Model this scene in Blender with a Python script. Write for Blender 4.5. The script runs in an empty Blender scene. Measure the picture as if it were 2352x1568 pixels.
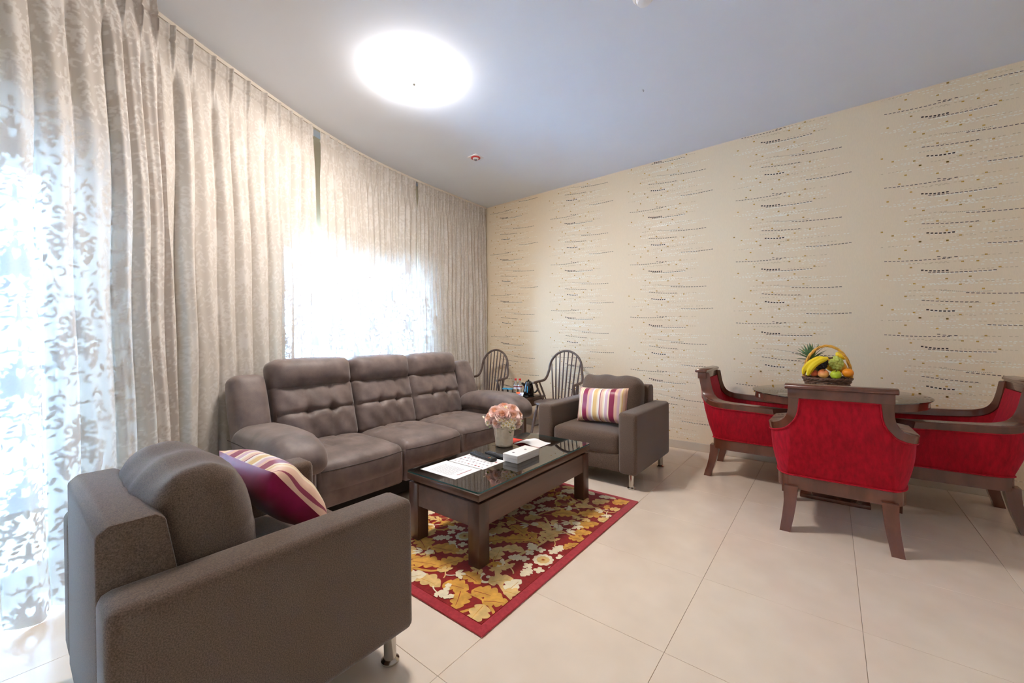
import bpy, bmesh, math, random
import numpy as np
from mathutils import Vector, Matrix

# ------------------------------------------------------------------ camera, sky, exposure
SC = bpy.context.scene
COL = SC.collection
cam_d = bpy.data.cameras.new('camera')
cam = bpy.data.objects.new('camera', cam_d)
COL.objects.link(cam)
cam_d.sensor_width = 36.0
cam_d.lens = 928.06 / 2352 * 36.0
cam_d.clip_start = 0.02
YAW, PITCH, ROLL = -0.668288, -0.008873, -0.007677
_f = Vector((math.sin(YAW) * math.cos(PITCH), math.cos(YAW) * math.cos(PITCH), math.sin(PITCH)))
_r = Vector((math.cos(YAW), -math.sin(YAW), 0))
_u = _r.cross(_f)
_c, _s = math.cos(ROLL), math.sin(ROLL)
_R, _U = _c * _r + _s * _u, -_s * _r + _c * _u
M = Matrix(((_R.x, _U.x, -_f.x, 1.0989), (_R.y, _U.y, -_f.y, -2.7507), (_R.z, _U.z, -_f.z, 1.19994), (0, 0, 0, 1)))
cam.matrix_world = M
SC.camera = cam

world = bpy.data.worlds.new('daylight')
SC.world = world
world.use_nodes = True
_bg = world.node_tree.nodes['Background']
_bg.inputs['Color'].default_value = (0.36, 0.64, 1.0, 1)
_bg.inputs['Strength'].default_value = 40.0

vs = SC.view_settings
vs.view_transform = 'Standard'
vs.look = 'None'
vs.gamma = 1.0
vs.use_curve_mapping = False
vs.exposure = 1.5
try:
    SC.cycles.max_bounces = 8
    SC.cycles.diffuse_bounces = 6
    SC.cycles.glossy_bounces = 3
    SC.cycles.transmission_bounces = 3
    SC.cycles.transparent_max_bounces = 10
    SC.cycles.caustics_reflective = False
    SC.cycles.caustics_refractive = False
    SC.cycles.sample_clamp_indirect = 6.0
    SC.cycles.use_denoising = True
except Exception:
    pass
LAMP_POWER = 44.0          # emission of the ceiling lamp's glass bowl
H = 3.14                   # ceiling height
YB = 1.772                 # wallpapered wall
XR = 2.95                  # wall out of view
YF = -4.4                  # wall behind the camera
PI = math.pi


def srgb(r, g, b):
    def c(v):
        v /= 255.0
        return v / 12.92 if v <= 0.04045 else ((v + 0.055) / 1.055) ** 2.4
    return (c(r), c(g), c(b), 1.0)


# ------------------------------------------------------------------ materials
def new_mat(name):
    m = bpy.data.materials.new(name)
    m.use_nodes = True
    nt = m.node_tree
    return m, nt, nt.nodes['Principled BSDF'], nt.links


def pm(name, base, rough=0.6, var=0.12, scale=30.0, bump=0.0, bscale=None, metallic=0.0, sheen=0.0,
       coat=0.0, spec=0.5, stretch=(1, 1, 1), detail=2.0, base2=None, coords='Object', sheen_tint=None):
    m, nt, b, L = new_mat(name)
    N = nt.nodes
    tc = N.new('ShaderNodeTexCoord')
    mp = N.new('ShaderNodeMapping')
    mp.inputs['Scale'].default_value = stretch
    L.new(tc.outputs[coords], mp.inputs['Vector'])
    nz = N.new('ShaderNodeTexNoise')
    nz.inputs['Scale'].default_value = scale
    nz.inputs['Detail'].default_value = detail
    L.new(mp.outputs[0], nz.inputs['Vector'])
    cr = N.new('ShaderNodeValToRGB')
    lo = tuple(c * (1 - var) for c in base[:3]) + (1,)
    hi = tuple(min(1, c * (1 + var)) for c in (base2 or base)[:3]) + (1,)
    cr.color_ramp.elements[0].color = lo
    cr.color_ramp.elements[0].position = 0.3
    cr.color_ramp.elements[1].color = hi
    cr.color_ramp.elements[1].position = 0.7
    L.new(nz.outputs['Fac'], cr.inputs['Fac'])
    L.new(cr.outputs['Color'], b.inputs['Base Color'])
    b.inputs['Roughness'].default_value = rough
    b.inputs['Metallic'].default_value = metallic
    b.inputs['Specular IOR Level'].default_value = spec
    b.inputs['Sheen Weight'].default_value = sheen
    if sheen_tint:
        b.inputs['Sheen Tint'].default_value = sheen_tint
        b.inputs['Sheen Roughness'].default_value = 0.4
    b.inputs['Coat Weight'].default_value = coat
    if bump:
        n2 = N.new('ShaderNodeTexNoise')
        n2.inputs['Scale'].default_value = bscale or scale * 4
        n2.inputs['Detail'].default_value = 1.5
        L.new(mp.outputs[0], n2.inputs['Vector'])
        bp = N.new('ShaderNodeBump')
        bp.inputs['Strength'].default_value = bump
        bp.inputs['Distance'].default_value = 0.002
        L.new(n2.outputs['Fac'], bp.inputs['Height'])
        L.new(bp.outputs['Normal'], b.inputs['Normal'])
    return m


def glass_mat(name, tint=(0.9, 0.97, 0.97), rough=0.0, ior=1.45, extra=0.0):
    m = bpy.data.materials.new(name)
    m.use_nodes = True
    nt = m.node_tree
    nt.nodes.clear()
    N, L = nt.nodes, nt.links
    o = N.new('ShaderNodeOutputMaterial')
    mx = N.new('ShaderNodeMixShader')
    tr = N.new('ShaderNodeBsdfTransparent')
    tr.inputs['Color'].default_value = tint + (1,)
    gl = N.new('ShaderNodeBsdfGlossy')
    gl.inputs['Roughness'].default_value = rough
    fr = N.new('ShaderNodeFresnel')
    fr.inputs['IOR'].default_value = ior
    ad = N.new('ShaderNodeMath')
    ad.operation = 'ADD'
    ad.use_clamp = True
    ad.inputs[1].default_value = extra
    L.new(fr.outputs[0], ad.inputs[0])
    L.new(ad.outputs[0], mx.inputs['Fac'])
    L.new(tr.outputs[0], mx.inputs[1])
    L.new(gl.outputs[0], mx.inputs[2])
    L.new(mx.outputs[0], o.inputs['Surface'])
    return m


def emit_mat(name, color, strength):
    m = bpy.data.materials.new(name)
    m.use_nodes = True
    nt = m.node_tree
    nt.nodes.clear()
    o = nt.nodes.new('ShaderNodeOutputMaterial')
    e = nt.nodes.new('ShaderNodeEmission')
    e.inputs['Color'].default_value = color
    e.inputs['Strength'].default_value = strength
    nt.links.new(e.outputs[0], o.inputs['Surface'])
    return m


def ramp_mat(name, stops, axis=0, rough=0.4, sheen=0.2, lo=-0.5, hi=0.5, spec=0.5):
    """woven stripes across object-space axis, constant steps"""
    m, nt, b, L = new_mat(name)
    N = nt.nodes
    tc = N.new('ShaderNodeTexCoord')
    sx = N.new('ShaderNodeSeparateXYZ')
    L.new(tc.outputs['Object'], sx.inputs[0])
    mr = N.new('ShaderNodeMapRange')
    mr.inputs['From Min'].default_value = lo
    mr.inputs['From Max'].default_value = hi
    L.new(sx.outputs[axis], mr.inputs['Value'])
    cr = N.new('ShaderNodeValToRGB')
    cr.color_ramp.interpolation = 'CONSTANT'
    el = cr.color_ramp.elements
    while len(el) < len(stops):
        el.new(0.5)
    for i, (p, c) in enumerate(stops):
        el[i].position = p
        el[i].color = c
    L.new(mr.outputs[0], cr.inputs['Fac'])
    L.new(cr.outputs[0], b.inputs['Base Color'])
    b.inputs['Roughness'].default_value = rough
    b.inputs['Sheen Weight'].default_value = sheen
    b.inputs['Specular IOR Level'].default_value = spec
    return m


MT = {}
MT['ceiling'] = pm('daylight tinted ceiling', srgb(228, 233, 242), 0.9, 0.01, 3)  # white ceiling; the blue cast of the daylight is mixed into its colour
MT['wallpale'] = pm('pale wall paint', srgb(244, 238, 228), 0.85, 0.02, 4)
MT['wall'] = pm('beige wall paint', srgb(238, 220, 190), 0.85, 0.02, 4)
MT['paper'] = pm('wallpaper ground', srgb(238, 217, 187), 0.7, 0.025, 300, stretch=(1, 1, 0.15))
MT['wp_dark'] = pm('wallpaper charcoal print', srgb(46, 38, 36), 0.95, 0.1, 60)
MT['wp_gold'] = pm('wallpaper gold print', srgb(186, 144, 52), 0.6, 0.25, 9, base2=srgb(196, 150, 60))
MT['wp_tan'] = pm('wallpaper tan print', srgb(216, 193, 160), 0.6, 0.1, 9)
MT['wp_pearl'] = pm('wallpaper pearl print', srgb(246, 236, 218), 0.35, 0.03, 9, spec=0.8)
MT['tile'] = pm('polished cream tile', srgb(234, 217, 199), 0.20, 0.025, 5, spec=0.5, base2=srgb(237, 221, 204))
MT['grout'] = pm('grout', srgb(150, 126, 100), 0.9, 0.1, 30)
MT['base'] = pm('skirting', srgb(205, 190, 172), 0.3, 0.03, 8)
MT['sofa'] = pm('grey brown suede leather', srgb(110, 96, 91), 0.55, 0.32, 9, bump=0.3, bscale=220, sheen=0.2, detail=8, spec=0.4)
MT['seam'] = pm('dark seam thread', srgb(48, 40, 38), 0.8, 0.1, 20)
MT['arm'] = pm('dark brown woven fabric', srgb(94, 76, 62), 0.9, 0.42, 300, bump=0.4, bscale=450, sheen=0.25, spec=0.25)
MT['black'] = pm('black lining', srgb(22, 20, 20), 0.9, 0.1, 20)
MT['chrome'] = pm('brushed chrome', srgb(190, 186, 180), 0.16, 0.03, 40, metallic=1.0)
MT['wood'] = pm('dark walnut', srgb(70, 45, 33), 0.32, 0.3, 14, stretch=(1, 1, 0.12), bump=0.1, bscale=60, coat=0.25, detail=7)
MT['wood_h'] = pm('dark walnut board', srgb(84, 58, 44), 0.34, 0.3, 14, stretch=(1, 0.1, 1), bump=0.1, bscale=60, coat=0.2, detail=7)
MT['chairwood'] = pm('mahogany frame', srgb(94, 50, 34), 0.26, 0.28, 12, stretch=(1, 1, 0.2), coat=0.45, detail=6)
MT['velvet'] = pm('crimson velvet', srgb(156, 4, 24), 0.75, 0.3, 34, stretch=(1.6, 1.6, 0.5), bump=0.35, bscale=120, sheen=0.3, detail=8,
                  sheen_tint=(1.0, 0.1, 0.2, 1), spec=0.2)
MT['windsor'] = pm('grey brown stained wood', srgb(98, 82, 75), 0.4, 0.2, 30, stretch=(1, 1, 0.2), coat=0.15)
MT['glass'] = glass_mat('table glass', (0.94, 0.965, 0.96), 0.01, 1.5, 0.17)
MT['glassedge'] = pm('green glass edge', srgb(46, 96, 98), 0.1, 0.1, 10)
MT['pane'] = glass_mat('window glass', (0.97, 0.99, 1.0), 0.0, 1.3)
MT['frame'] = pm('white window frame', srgb(225, 225, 222), 0.4, 0.02, 10)
MT['track'] = pm('white curtain track', srgb(228, 218, 205), 0.5, 0.02, 10)
MT['white'] = pm('white paper', srgb(236, 235, 236), 0.6, 0.01, 10)
MT['whitebox'] = pm('white coated card', srgb(238, 238, 238), 0.35, 0.01, 10)
MT['print'] = pm('grey print', srgb(186, 186, 190), 0.7, 0.05, 10)
MT['printd'] = pm('dark print', srgb(112, 104, 108), 0.7, 0.1, 10)
MT['printm'] = pm('pale print', srgb(168, 160, 166), 0.7, 0.1, 10)
MT['printr'] = pm('red print', srgb(150, 44, 52), 0.7, 0.05, 10)
MT['redcard'] = pm('red card', srgb(214, 52, 34), 0.5, 0.03, 10)
MT['blackpl'] = pm('black plastic', srgb(26, 27, 30), 0.35, 0.1, 20)
MT['key'] = pm('grey rubber key', srgb(92, 94, 100), 0.6, 0.05, 20)
MT['keyred'] = pm('red rubber key', srgb(220, 70, 40), 0.5, 0.05, 20)
MT['keyyel'] = pm('yellow rubber key', srgb(235, 200, 40), 0.5, 0.05, 20)
MT['kettle'] = pm('gloss black plastic', srgb(14, 15, 17), 0.12, 0.1, 20, coat=0.5)
MT['cyan'] = pm('pale blue lid', srgb(70, 176, 220), 0.4, 0.05, 20)
MT['capred'] = pm('red bottle cap', srgb(218, 46, 40), 0.4, 0.05, 20)
MT['pet'] = glass_mat('clear bottle plastic', (0.93, 0.95, 0.97), 0.05, 1.4, 0.05)
MT['label'] = pm('bottle label', srgb(228, 226, 228), 0.5, 0.03, 30)
MT['labelr'] = pm('bottle label stripe', srgb(150, 52, 56), 0.5, 0.1, 30)
MT['purple'] = pm('lilac sachet', srgb(176, 168, 214), 0.5, 0.1, 60)
MT['yellow'] = pm('yellow sachet', srgb(236, 190, 40), 0.5, 0.05, 20)
MT['orange_s'] = pm('orange sachet', srgb(232, 88, 26), 0.5, 0.05, 20)
MT['pot'] = pm('cream ceramic', srgb(242, 226, 202), 0.45, 0.06, 18, bump=0.6, bscale=70)
MT['rose'] = pm('pink rose petal', srgb(255, 222, 214), 0.6, 0.03, 25, base2=srgb(255, 234, 228), sheen=0.2)
MT['roseheart'] = pm('peach rose heart', srgb(255, 208, 178), 0.6, 0.08, 25, sheen=0.2)
MT['blossom'] = pm('ivory blossom', srgb(246, 236, 214), 0.6, 0.04, 25)
MT['leaf'] = pm('green leaf', srgb(92, 122, 58), 0.5, 0.25, 20)
MT['leafpale'] = pm('pale leaf', srgb(150, 170, 110), 0.5, 0.2, 20)
MT['wicker'] = pm('brown wicker', srgb(104, 72, 54), 0.6, 0.4, 60, detail=6)
MT['cane'] = pm('golden cane', srgb(222, 164, 62), 0.4, 0.25, 50)
MT['banana'] = pm('banana skin', srgb(240, 204, 28), 0.45, 0.1, 14)
MT['apple_r'] = pm('red apple skin', srgb(190, 52, 44), 0.3, 0.35, 9, base2=srgb(214, 110, 70))
MT['apple_p'] = pm('blush apple skin', srgb(226, 92, 70), 0.3, 0.12, 8, base2=srgb(240, 176, 92))
MT['apple_g'] = pm('green apple skin', srgb(190, 206, 46), 0.28, 0.08, 8)
MT['orange'] = pm('orange peel', srgb(248, 146, 10), 0.4, 0.05, 30, bump=0.4, bscale=250)
MT['mango'] = pm('melon skin', srgb(240, 170, 34), 0.4, 0.1, 8)
MT['grape_d'] = pm('black grape skin', srgb(38, 36, 56), 0.3, 0.3, 40)
MT['grape_g'] = pm('green grape skin', srgb(196, 208, 104), 0.25, 0.12, 40)
MT['stalk'] = pm('stalk', srgb(96, 74, 36), 0.7, 0.2, 40)
MT['pine'] = pm('pineapple rind', srgb(170, 140, 60), 0.6, 0.5, 60, base2=srgb(150, 150, 60))
MT['pineleaf'] = pm('pineapple leaf', srgb(84, 124, 76), 0.5, 0.25, 30, base2=srgb(110, 146, 96))
MT['rugred'] = pm('rug crimson pile', srgb(138, 26, 24), 0.95, 0.18, 60, bump=0.6, bscale=500, sheen=0.2, spec=0.1)
MT['rugborder'] = pm('rug border pile', srgb(172, 54, 60), 0.95, 0.15, 60, bump=0.6, bscale=500, sheen=0.2, spec=0.1)
MT['ruggold'] = pm('rug gold pile', srgb(206, 150, 62), 0.95, 0.22, 26, bump=0.6, bscale=500, sheen=0.2, spec=0.1)
MT['rugsand'] = pm('rug sand pile', srgb(222, 184, 118), 0.95, 0.16, 26, bump=0.6, bscale=500, sheen=0.2, spec=0.1)
MT['rugcream'] = pm('rug cream pile', srgb(236, 222, 190), 0.95, 0.1, 26, bump=0.6, bscale=500, sheen=0.2, spec=0.1)
MT['lampglass'] = emit_mat('lit opal glass', (1.0, 0.925, 0.85, 1), LAMP_POWER)
MT['burgundy'] = pm('burgundy satin', srgb(158, 20, 72), 0.4, 0.12, 20, sheen=0.2)
MT['red'] = pm('red plastic ring', srgb(190, 50, 46), 0.4, 0.05, 20)
MT['alu'] = pm('satin metal inlay', srgb(214, 212, 204), 0.3, 0.03, 20, metallic=0.6)


# ------------------------------------------------------------------ mesh helpers
class G:
    """collects vertices and faces, then links them as one mesh object"""
    def __init__(self):
        self.v, self.f, self.m = [], [], []

    def add(self, verts, faces, mi=0):
        n = len(self.v)
        self.v += [tuple(p) for p in verts]
        self.f += [tuple(i + n for i in f) for f in faces]
        self.m += [mi] * len(faces)
        return self

    def tf(self, mat):
        self.v = [tuple(mat @ Vector(p)) for p in self.v]
        return self

    def mesh(self, name, mats, smooth=40):
        me = bpy.data.meshes.new(name)
        me.from_pydata(self.v, [], self.f)
        for k in (mats if isinstance(mats, (list, tuple)) else [mats]):
            me.materials.append(MT[k] if isinstance(k, str) else k)
        if any(self.m):
            me.polygons.foreach_set('material_index', self.m)
        if smooth:
            me.polygons.foreach_set('use_smooth', [True] * len(self.f))
            me.set_sharp_from_angle(angle=math.radians(smooth))
        me.update()
        return me

    def obj(self, name, mats, parent=None, smooth=40, loc=None):
        return link(name, self.mesh(name, mats, smooth), parent, loc)


def link(name, data, parent=None, loc=None):
    o = bpy.data.objects.new(name, data)
    COL.objects.link(o)
    if parent is not None:
        o.parent = parent
    if loc is not None:
        o.location = loc
    return o


def tag(o, label=None, cat=None, group=None, kind=None):
    if label: o['label'] = label
    if cat: o['category'] = cat
    if group: o['group'] = group
    if kind: o['kind'] = kind
    return o


def thing(name, label, cat, loc=(0, 0, 0), rz=0.0, group=None):
    o = bpy.data.objects.new(name, None)
    o.empty_display_size = 0.1
    COL.objects.link(o)
    o.location = loc
    o.rotation_euler = (0, 0, rz)
    return tag(o, label, cat, group)


def copy_tree(o, parent=None):
    c = o.copy()
    COL.objects.link(c)
    c.parent = parent
    for ch in list(o.children):
        copy_tree(ch, c)
    return c


BOXF = [(0, 3, 2, 1), (4, 5, 6, 7), (0, 1, 5, 4), (1, 2, 6, 5), (2, 3, 7, 6), (3, 0, 4, 7)]


def box_v(x0, x1, y0, y1, z0, z1):
    return [(x0, y0, z0), (x1, y0, z0), (x1, y1, z0), (x0, y1, z0), (x0, y0, z1), (x1, y0, z1), (x1, y1, z1), (x0, y1, z1)]


def rbox(g, x0, x1, y0, y1, z0, z1, r=0.004, seg=2, mi=0, mat=None):
    """box with rounded edges"""
    bm = bmesh.new()
    vs_ = [bm.verts.new(p) for p in box_v(x0, x1, y0, y1, z0, z1)]
    for f in BOXF:
        bm.faces.new([vs_[i] for i in f])
    if r > 0:
        bmesh.ops.bevel(bm, geom=bm.edges[:], offset=r, segments=seg, profile=0.5, affect='EDGES')
    bm.verts.index_update()
    V = [v.co.copy() for v in bm.verts]
    if mat is not None:
        V = [mat @ v for v in V]
    g.add([tuple(v) for v in V], [tuple(v.index for v in f.verts) for f in bm.faces], mi)
    bm.free()
    return g


def cushion(g, hx, hy, hz, r, n=(16, 16, 6), disp=None, mat=None, mi=0):
    """rounded cuboid whose skin is finely divided; disp(p, nrm) -> displacement vector"""
    index, V, F = {}, [], []

    def axis(h, k):
        # samples denser at rounded edges
        t = np.linspace(-1, 1, k + 1)
        return h * np.sin(t * PI / 2) * 0.35 + h * t * 0.65
    ax = [axis(h, k) for h, k in zip((hx, hy, hz), n)]
    hs = np.array((hx, hy, hz))

    def vert(i, j, k):
        key = (i, j, k)
        if key in index:
            return index[key]
        p = np.array((ax[0][i], ax[1][j], ax[2][k]))
        inner = np.clip(p, -(hs - r), hs - r)
        d = p - inner
        l = np.linalg.norm(d)
        nrm = d / l if l > 1e-9 else np.array((0, 0, 1.0))
        q = inner + nrm * r
        if disp is not None:
            q = q + disp(q, nrm)
        index[key] = len(V)
        V.append(Vector(q) if mat is None else mat @ Vector(q))
        return index[key]
    a, b, c = n
    for (i, j) in [(i, j) for i in range(a) for j in range(b)]:
        F.append((vert(i, j, 0), vert(i, j + 1, 0), vert(i + 1, j + 1, 0), vert(i + 1, j, 0)))
        F.append((vert(i, j, c), vert(i + 1, j, c), vert(i + 1, j + 1, c), vert(i, j + 1, c)))
    for (i, k) in [(i, k) for i in range(a) for k in range(c)]:
        F.append((vert(i, 0, k), vert(i + 1, 0, k), vert(i + 1, 0, k + 1), vert(i, 0, k + 1)))
        F.append((vert(i, b, k), vert(i, b, k + 1), vert(i + 1, b, k + 1), vert(i + 1, b, k)))
    for (j, k) in [(j, k) for j in range(b) for k in range(c)]:
        F.append((vert(0, j, k), vert(0, j, k + 1), vert(0, j + 1, k + 1), vert(0, j + 1, k)))
        F.append((vert(a, j, k), vert(a, j + 1, k), vert(a, j + 1, k + 1), vert(a, j, k + 1)))
    g.add([tuple(v) for v in V], F, mi)
    return g


def frames(P, closed=False):
    P = [Vector(p) for p in P]
    n = len(P)
    T = []
    for i in range(n):
        a = P[(i - 1) % n] if (closed or i > 0) else P[i]
        b = P[(i + 1) % n] if (closed or i < n - 1) else P[i]
        T.append((b - a).normalized())
    up = Vector((0, 0, 1)) if abs(T[0].z) < 0.9 else Vector((1, 0, 0))
    N = [(up - T[0] * up.dot(T[0])).normalized()]
    for i in range(1, n):
        v = N[-1] - T[i] * N[-1].dot(T[i])
        N.append(v.normalized() if v.length > 1e-6 else N[-1])
    return P, T, N


def tube(g, P, r, n=8, closed=False, mi=0, sq=1.0):
    P, T, N = frames(P, closed)
    R = r if isinstance(r, (list, tuple)) else [r] * len(P)
    V, F = [], []
    for p, t, nn, rr in zip(P, T, N, R):
        b = t.cross(nn)
        for k in range(n):
            a = 2 * PI * k / n
            V.append(tuple(p + (nn * math.cos(a) + b * math.sin(a) * sq) * rr))
    m = len(P)
    for i in range(m if closed else m - 1):
        for k in range(n):
            j, k2 = (i + 1) % m, (k + 1) % n
            F.append((i * n + k, i * n + k2, j * n + k2, j * n + k))
    if not closed:
        F.append(tuple(range(n))[::-1])
        F.append(tuple((m - 1) * n + k for k in range(n)))
    g.add(V, F, mi)
    return g


def lathe(g, prof, n=20, c=(0, 0, 0), mi=0, mat=None, lobes=None):
    V, F = [], []
    for (r, z) in prof:
        for k in range(n):
            a = 2 * PI * k / n
            rr = r * (lobes(a, z) if lobes else 1.0)
            v = Vector((rr * math.cos(a), rr * math.sin(a), z))
            if mat is not None:
                v = mat @ v
            V.append((v.x + c[0], v.y + c[1], v.z + c[2]))
    for i in range(len(prof) - 1):
        for k in range(n):
            k2 = (k + 1) % n
            F.append((i * n + k, i * n + k2, (i + 1) * n + k2, (i + 1) * n + k))
    F.append(tuple(range(n))[::-1])
    F.append(tuple((len(prof) - 1) * n + k for k in range(n)))
    g.add(V, F, mi)
    return g


def sphere(g, c, r, n=10, m=7, sc=(1, 1, 1), mi=0, fn=None):
    prof = [(max(1e-4, math.sin(PI * i / m)), -math.cos(PI * i / m)) for i in range(m + 1)]
    V, F = [], []
    for (a, z) in prof:
        for k in range(n):
            t = 2 * PI * k / n
            q = np.array((a * math.cos(t) * sc[0], a * math.sin(t) * sc[1], z * sc[2])) * r
            if fn is not None:
                q = fn(q, a, z, t)
            V.append((q[0] + c[0], q[1] + c[1], q[2] + c[2]))
    for i in range(m):
        for k in range(n):
            k2 = (k + 1) % n
            F.append((i * n + k, i * n + k2, (i + 1) * n + k2, (i + 1) * n + k))
    g.add(V, F, mi)
    return g


def ss(a, b, x):
    t = np.clip((x - a) / (b - a), 0, 1)
    return t * t * (3 - 2 * t)


def bez(p0, p1, p2, p3, n=12):
    out = []
    for i in range(n + 1):
        t = i / n
        out.append(tuple((1 - t) ** 3 * a + 3 * t * (1 - t) ** 2 * b + 3 * t * t * (1 - t) * c + t ** 3 * d
                         for a, b, c, d in zip(p0, p1, p2, p3)))
    return out


def T_(x, y, z):
    return Matrix.Translation((x, y, z))


def RX(a): return Matrix.Rotation(a, 4, 'X')
def RY(a): return Matrix.Rotation(a, 4, 'Y')
def RZ(a): return Matrix.Rotation(a, 4, 'Z')



# ------------------------------------------------------------------ the curved window wall's line
_LP = [(-4.9, -0.46), (-4.4, -0.76), (-3.6, -1.21), (-2.75, -1.69), (-2.5, -1.83), (-2.188, -2.01), (-1.938, -2.142), (-1.646, -2.283),
       (-1.28, -2.45), (-0.93, -2.60), (-0.547, -2.725), (-0.263, -2.79), (0.045, -2.838), (0.42, -2.883), (1.157, -2.925), (1.772, -2.94)]
_ly = np.array([a for a, b in _LP])
_lx = np.array([b for a, b in _LP])
_yy = np.linspace(_ly[0], _ly[-1], 600)
_xx = np.interp(_yy, _ly, _lx)
for _k in range(6):
    _xx[12:-12] = np.convolve(_xx, np.ones(25) / 25, 'valid')
_ds = np.hypot(np.diff(_xx), np.diff(_yy))
_sl = np.concatenate([[0], np.cumsum(_ds)])
_tx, _ty = np.gradient(_xx, _sl), np.gradient(_yy, _sl)


def s_of_y(y): return float(np.interp(y, _yy, _sl))


def line_pt(s, off=0.0):
    """point of the curtain line at arc length s, pushed into the room by off"""
    x, y = np.interp(s, _sl, _xx), np.interp(s, _sl, _yy)
    tx, ty = np.interp(s, _sl, _tx), np.interp(s, _sl, _ty)
    l = np.hypot(tx, ty)
    return x + ty / l * off, y - tx / l * off


# ------------------------------------------------------------------ floor, ceiling, walls
g = G()
g.add(box_v(-3.4, XR + 0.1, YF - 0.1, YB + 0.1, -0.10, -0.004), BOXF)
floor = tag(g.obj('floor', 'grout', smooth=0), 'polished cream tiled floor of the living room', 'floor', kind='structure')
g = G()
rbox(g, 0.0007, 0.5993, 0.0007, 0.5993, -0.010, 0.0, 0.0008, 1)
tile_me = g.mesh('tile', 'tile', smooth=30)
for i in range(-5, 6):
    for j in range(-8, 3):
        x0, y0 = 0.6 * i, 0.6 * j
        if x0 + 0.6 < np.interp(y0 + 0.3, _yy, _xx) - 0.2 or y0 > YB:
            continue
        link('tile', tile_me, floor, (x0, y0, 0))

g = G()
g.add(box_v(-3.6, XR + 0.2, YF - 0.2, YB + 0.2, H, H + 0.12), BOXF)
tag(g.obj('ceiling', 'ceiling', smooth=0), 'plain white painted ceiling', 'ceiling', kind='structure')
g = G()
g.add(box_v(-3.6, XR + 0.2, YB, YB + 0.15, -0.1, H), BOXF)
wall_back = tag(g.obj('wall_back', 'paper', smooth=0), 'cream wall papered with broken dash lines and gold squares', 'wall', kind='structure')
g = G()
g.add(box_v(XR, XR + 0.15, YF - 0.15, YB, -0.1, H), BOXF)
tag(g.obj('wall_right', 'wallpale', smooth=0), 'plain pale wall at the open end of the room', 'wall', kind='structure')
g = G()
g.add(box_v(-3.6, XR, YF - 0.15, YF, -0.1, H), BOXF)
tag(g.obj('wall_front', 'wallpale', smooth=0), 'plain pale wall opposite the wallpaper', 'wall', kind='structure')
g = G()
rbox(g, -2.9, XR, YB - 0.012, YB, 0.0, 0.085, 0.003, 1)
tag(g.obj('baseboard_back', 'base'), 'cream tile skirting below the wallpaper', 'baseboard', kind='structure')

W1 = (-3.90, -2.42, 0.03, 2.09)      # y0, y1, z0, z1 of the glazed door
W2 = (-1.15, 0.66, 0.45, 2.09)       # window behind the sofa
WOFF, WTH = -0.15, -0.36             # inner and outer faces of the wall, behind the curtain line
cuts = sorted(set([-4.5, 1.772] + list(W1[:2]) + list(W2[:2])))
g = G()
for a, b in zip(cuts[:-1], cuts[1:]):
    ym = (a + b) / 2
    hole = None
    for w in (W1, W2):
        if w[0] < ym < w[1]:
            hole = w
    spans = [(-0.1, H)] if hole is None else [(-0.1, hole[2]), (hole[3], H)]
    k = max(2, int((b - a) / 0.12))
    ys = np.linspace(a, b, k + 1)
    for z0, z1 in spans:
        V, F = [], []
        for y in ys:
            s = s_of_y(y)
            (xi, yi), (xo, yo) = line_pt(s, WOFF), line_pt(s, WTH)
            V += [(xi, yi, z0), (xi, yi, z1), (xo, yo, z1), (xo, yo, z0)]
        for i in range(k):
            p, q = 4 * i, 4 * i + 4
            for e in range(4):
                e2 = (e + 1) % 4
                F.append((p + e, q + e, q + e2, p + e2))
        F += [(0, 1, 2, 3), (4 * k + 3, 4 * k + 2, 4 * k + 1, 4 * k)]
        g.add(V, F)
tag(g.obj('wall_left', 'wall', smooth=30), 'curved beige wall behind the damask curtains', 'wall', kind='structure')


def window(name, w, label, handle=None):
    (y0, y1, z0, z1) = w
    a = Vector(line_pt(s_of_y(y0), -0.27)).to_3d()
    b = Vector(line_pt(s_of_y(y1), -0.27)).to_3d()
    d = (b - a)
    L = d.length
    ang = math.atan2(d.y, d.x)
    root = thing(name, label, 'window', (a.x, a.y, 0), ang)
    root['kind'] = 'structure'
    for (x0, x1, q0, q1) in ((0, 0.05, z0, z1), (L - 0.05, L, z0, z1), (0.05, L - 0.05, z0, z0 + 0.06), (0.05, L - 0.05, z1 - 0.05, z1)):
        g = G()
        rbox(g, x0, x1, -0.03, 0.03, q0, q1, 0.004, 1)
        g.obj('window_frame', 'frame', root)
    g = G()
    g.add(box_v(0.05, L - 0.05, -0.004, 0.004, z0 + 0.06, z1 - 0.05), BOXF)
    g.obj('pane', 'pane', root, smooth=0)
    if handle:
        g = G()
        rbox(g, L - 0.045, L - 0.015, -0.05, -0.03, 0.95, 1.15, 0.004, 1)
        rbox(g, L - 0.16, L - 0.02, -0.075, -0.055, 1.06, 1.085, 0.006, 2)
        rbox(g, L - 0.042, L - 0.02, -0.06, -0.03, 1.06, 1.085, 0.003, 1)
        g.obj('handle', 'chrome', root)
    return root


window('window_1', W1, 'floor-length glazed balcony door behind sheer damask curtain', True)
window('window_2', W2, 'wide window behind the sofa and the sheer curtains')

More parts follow.
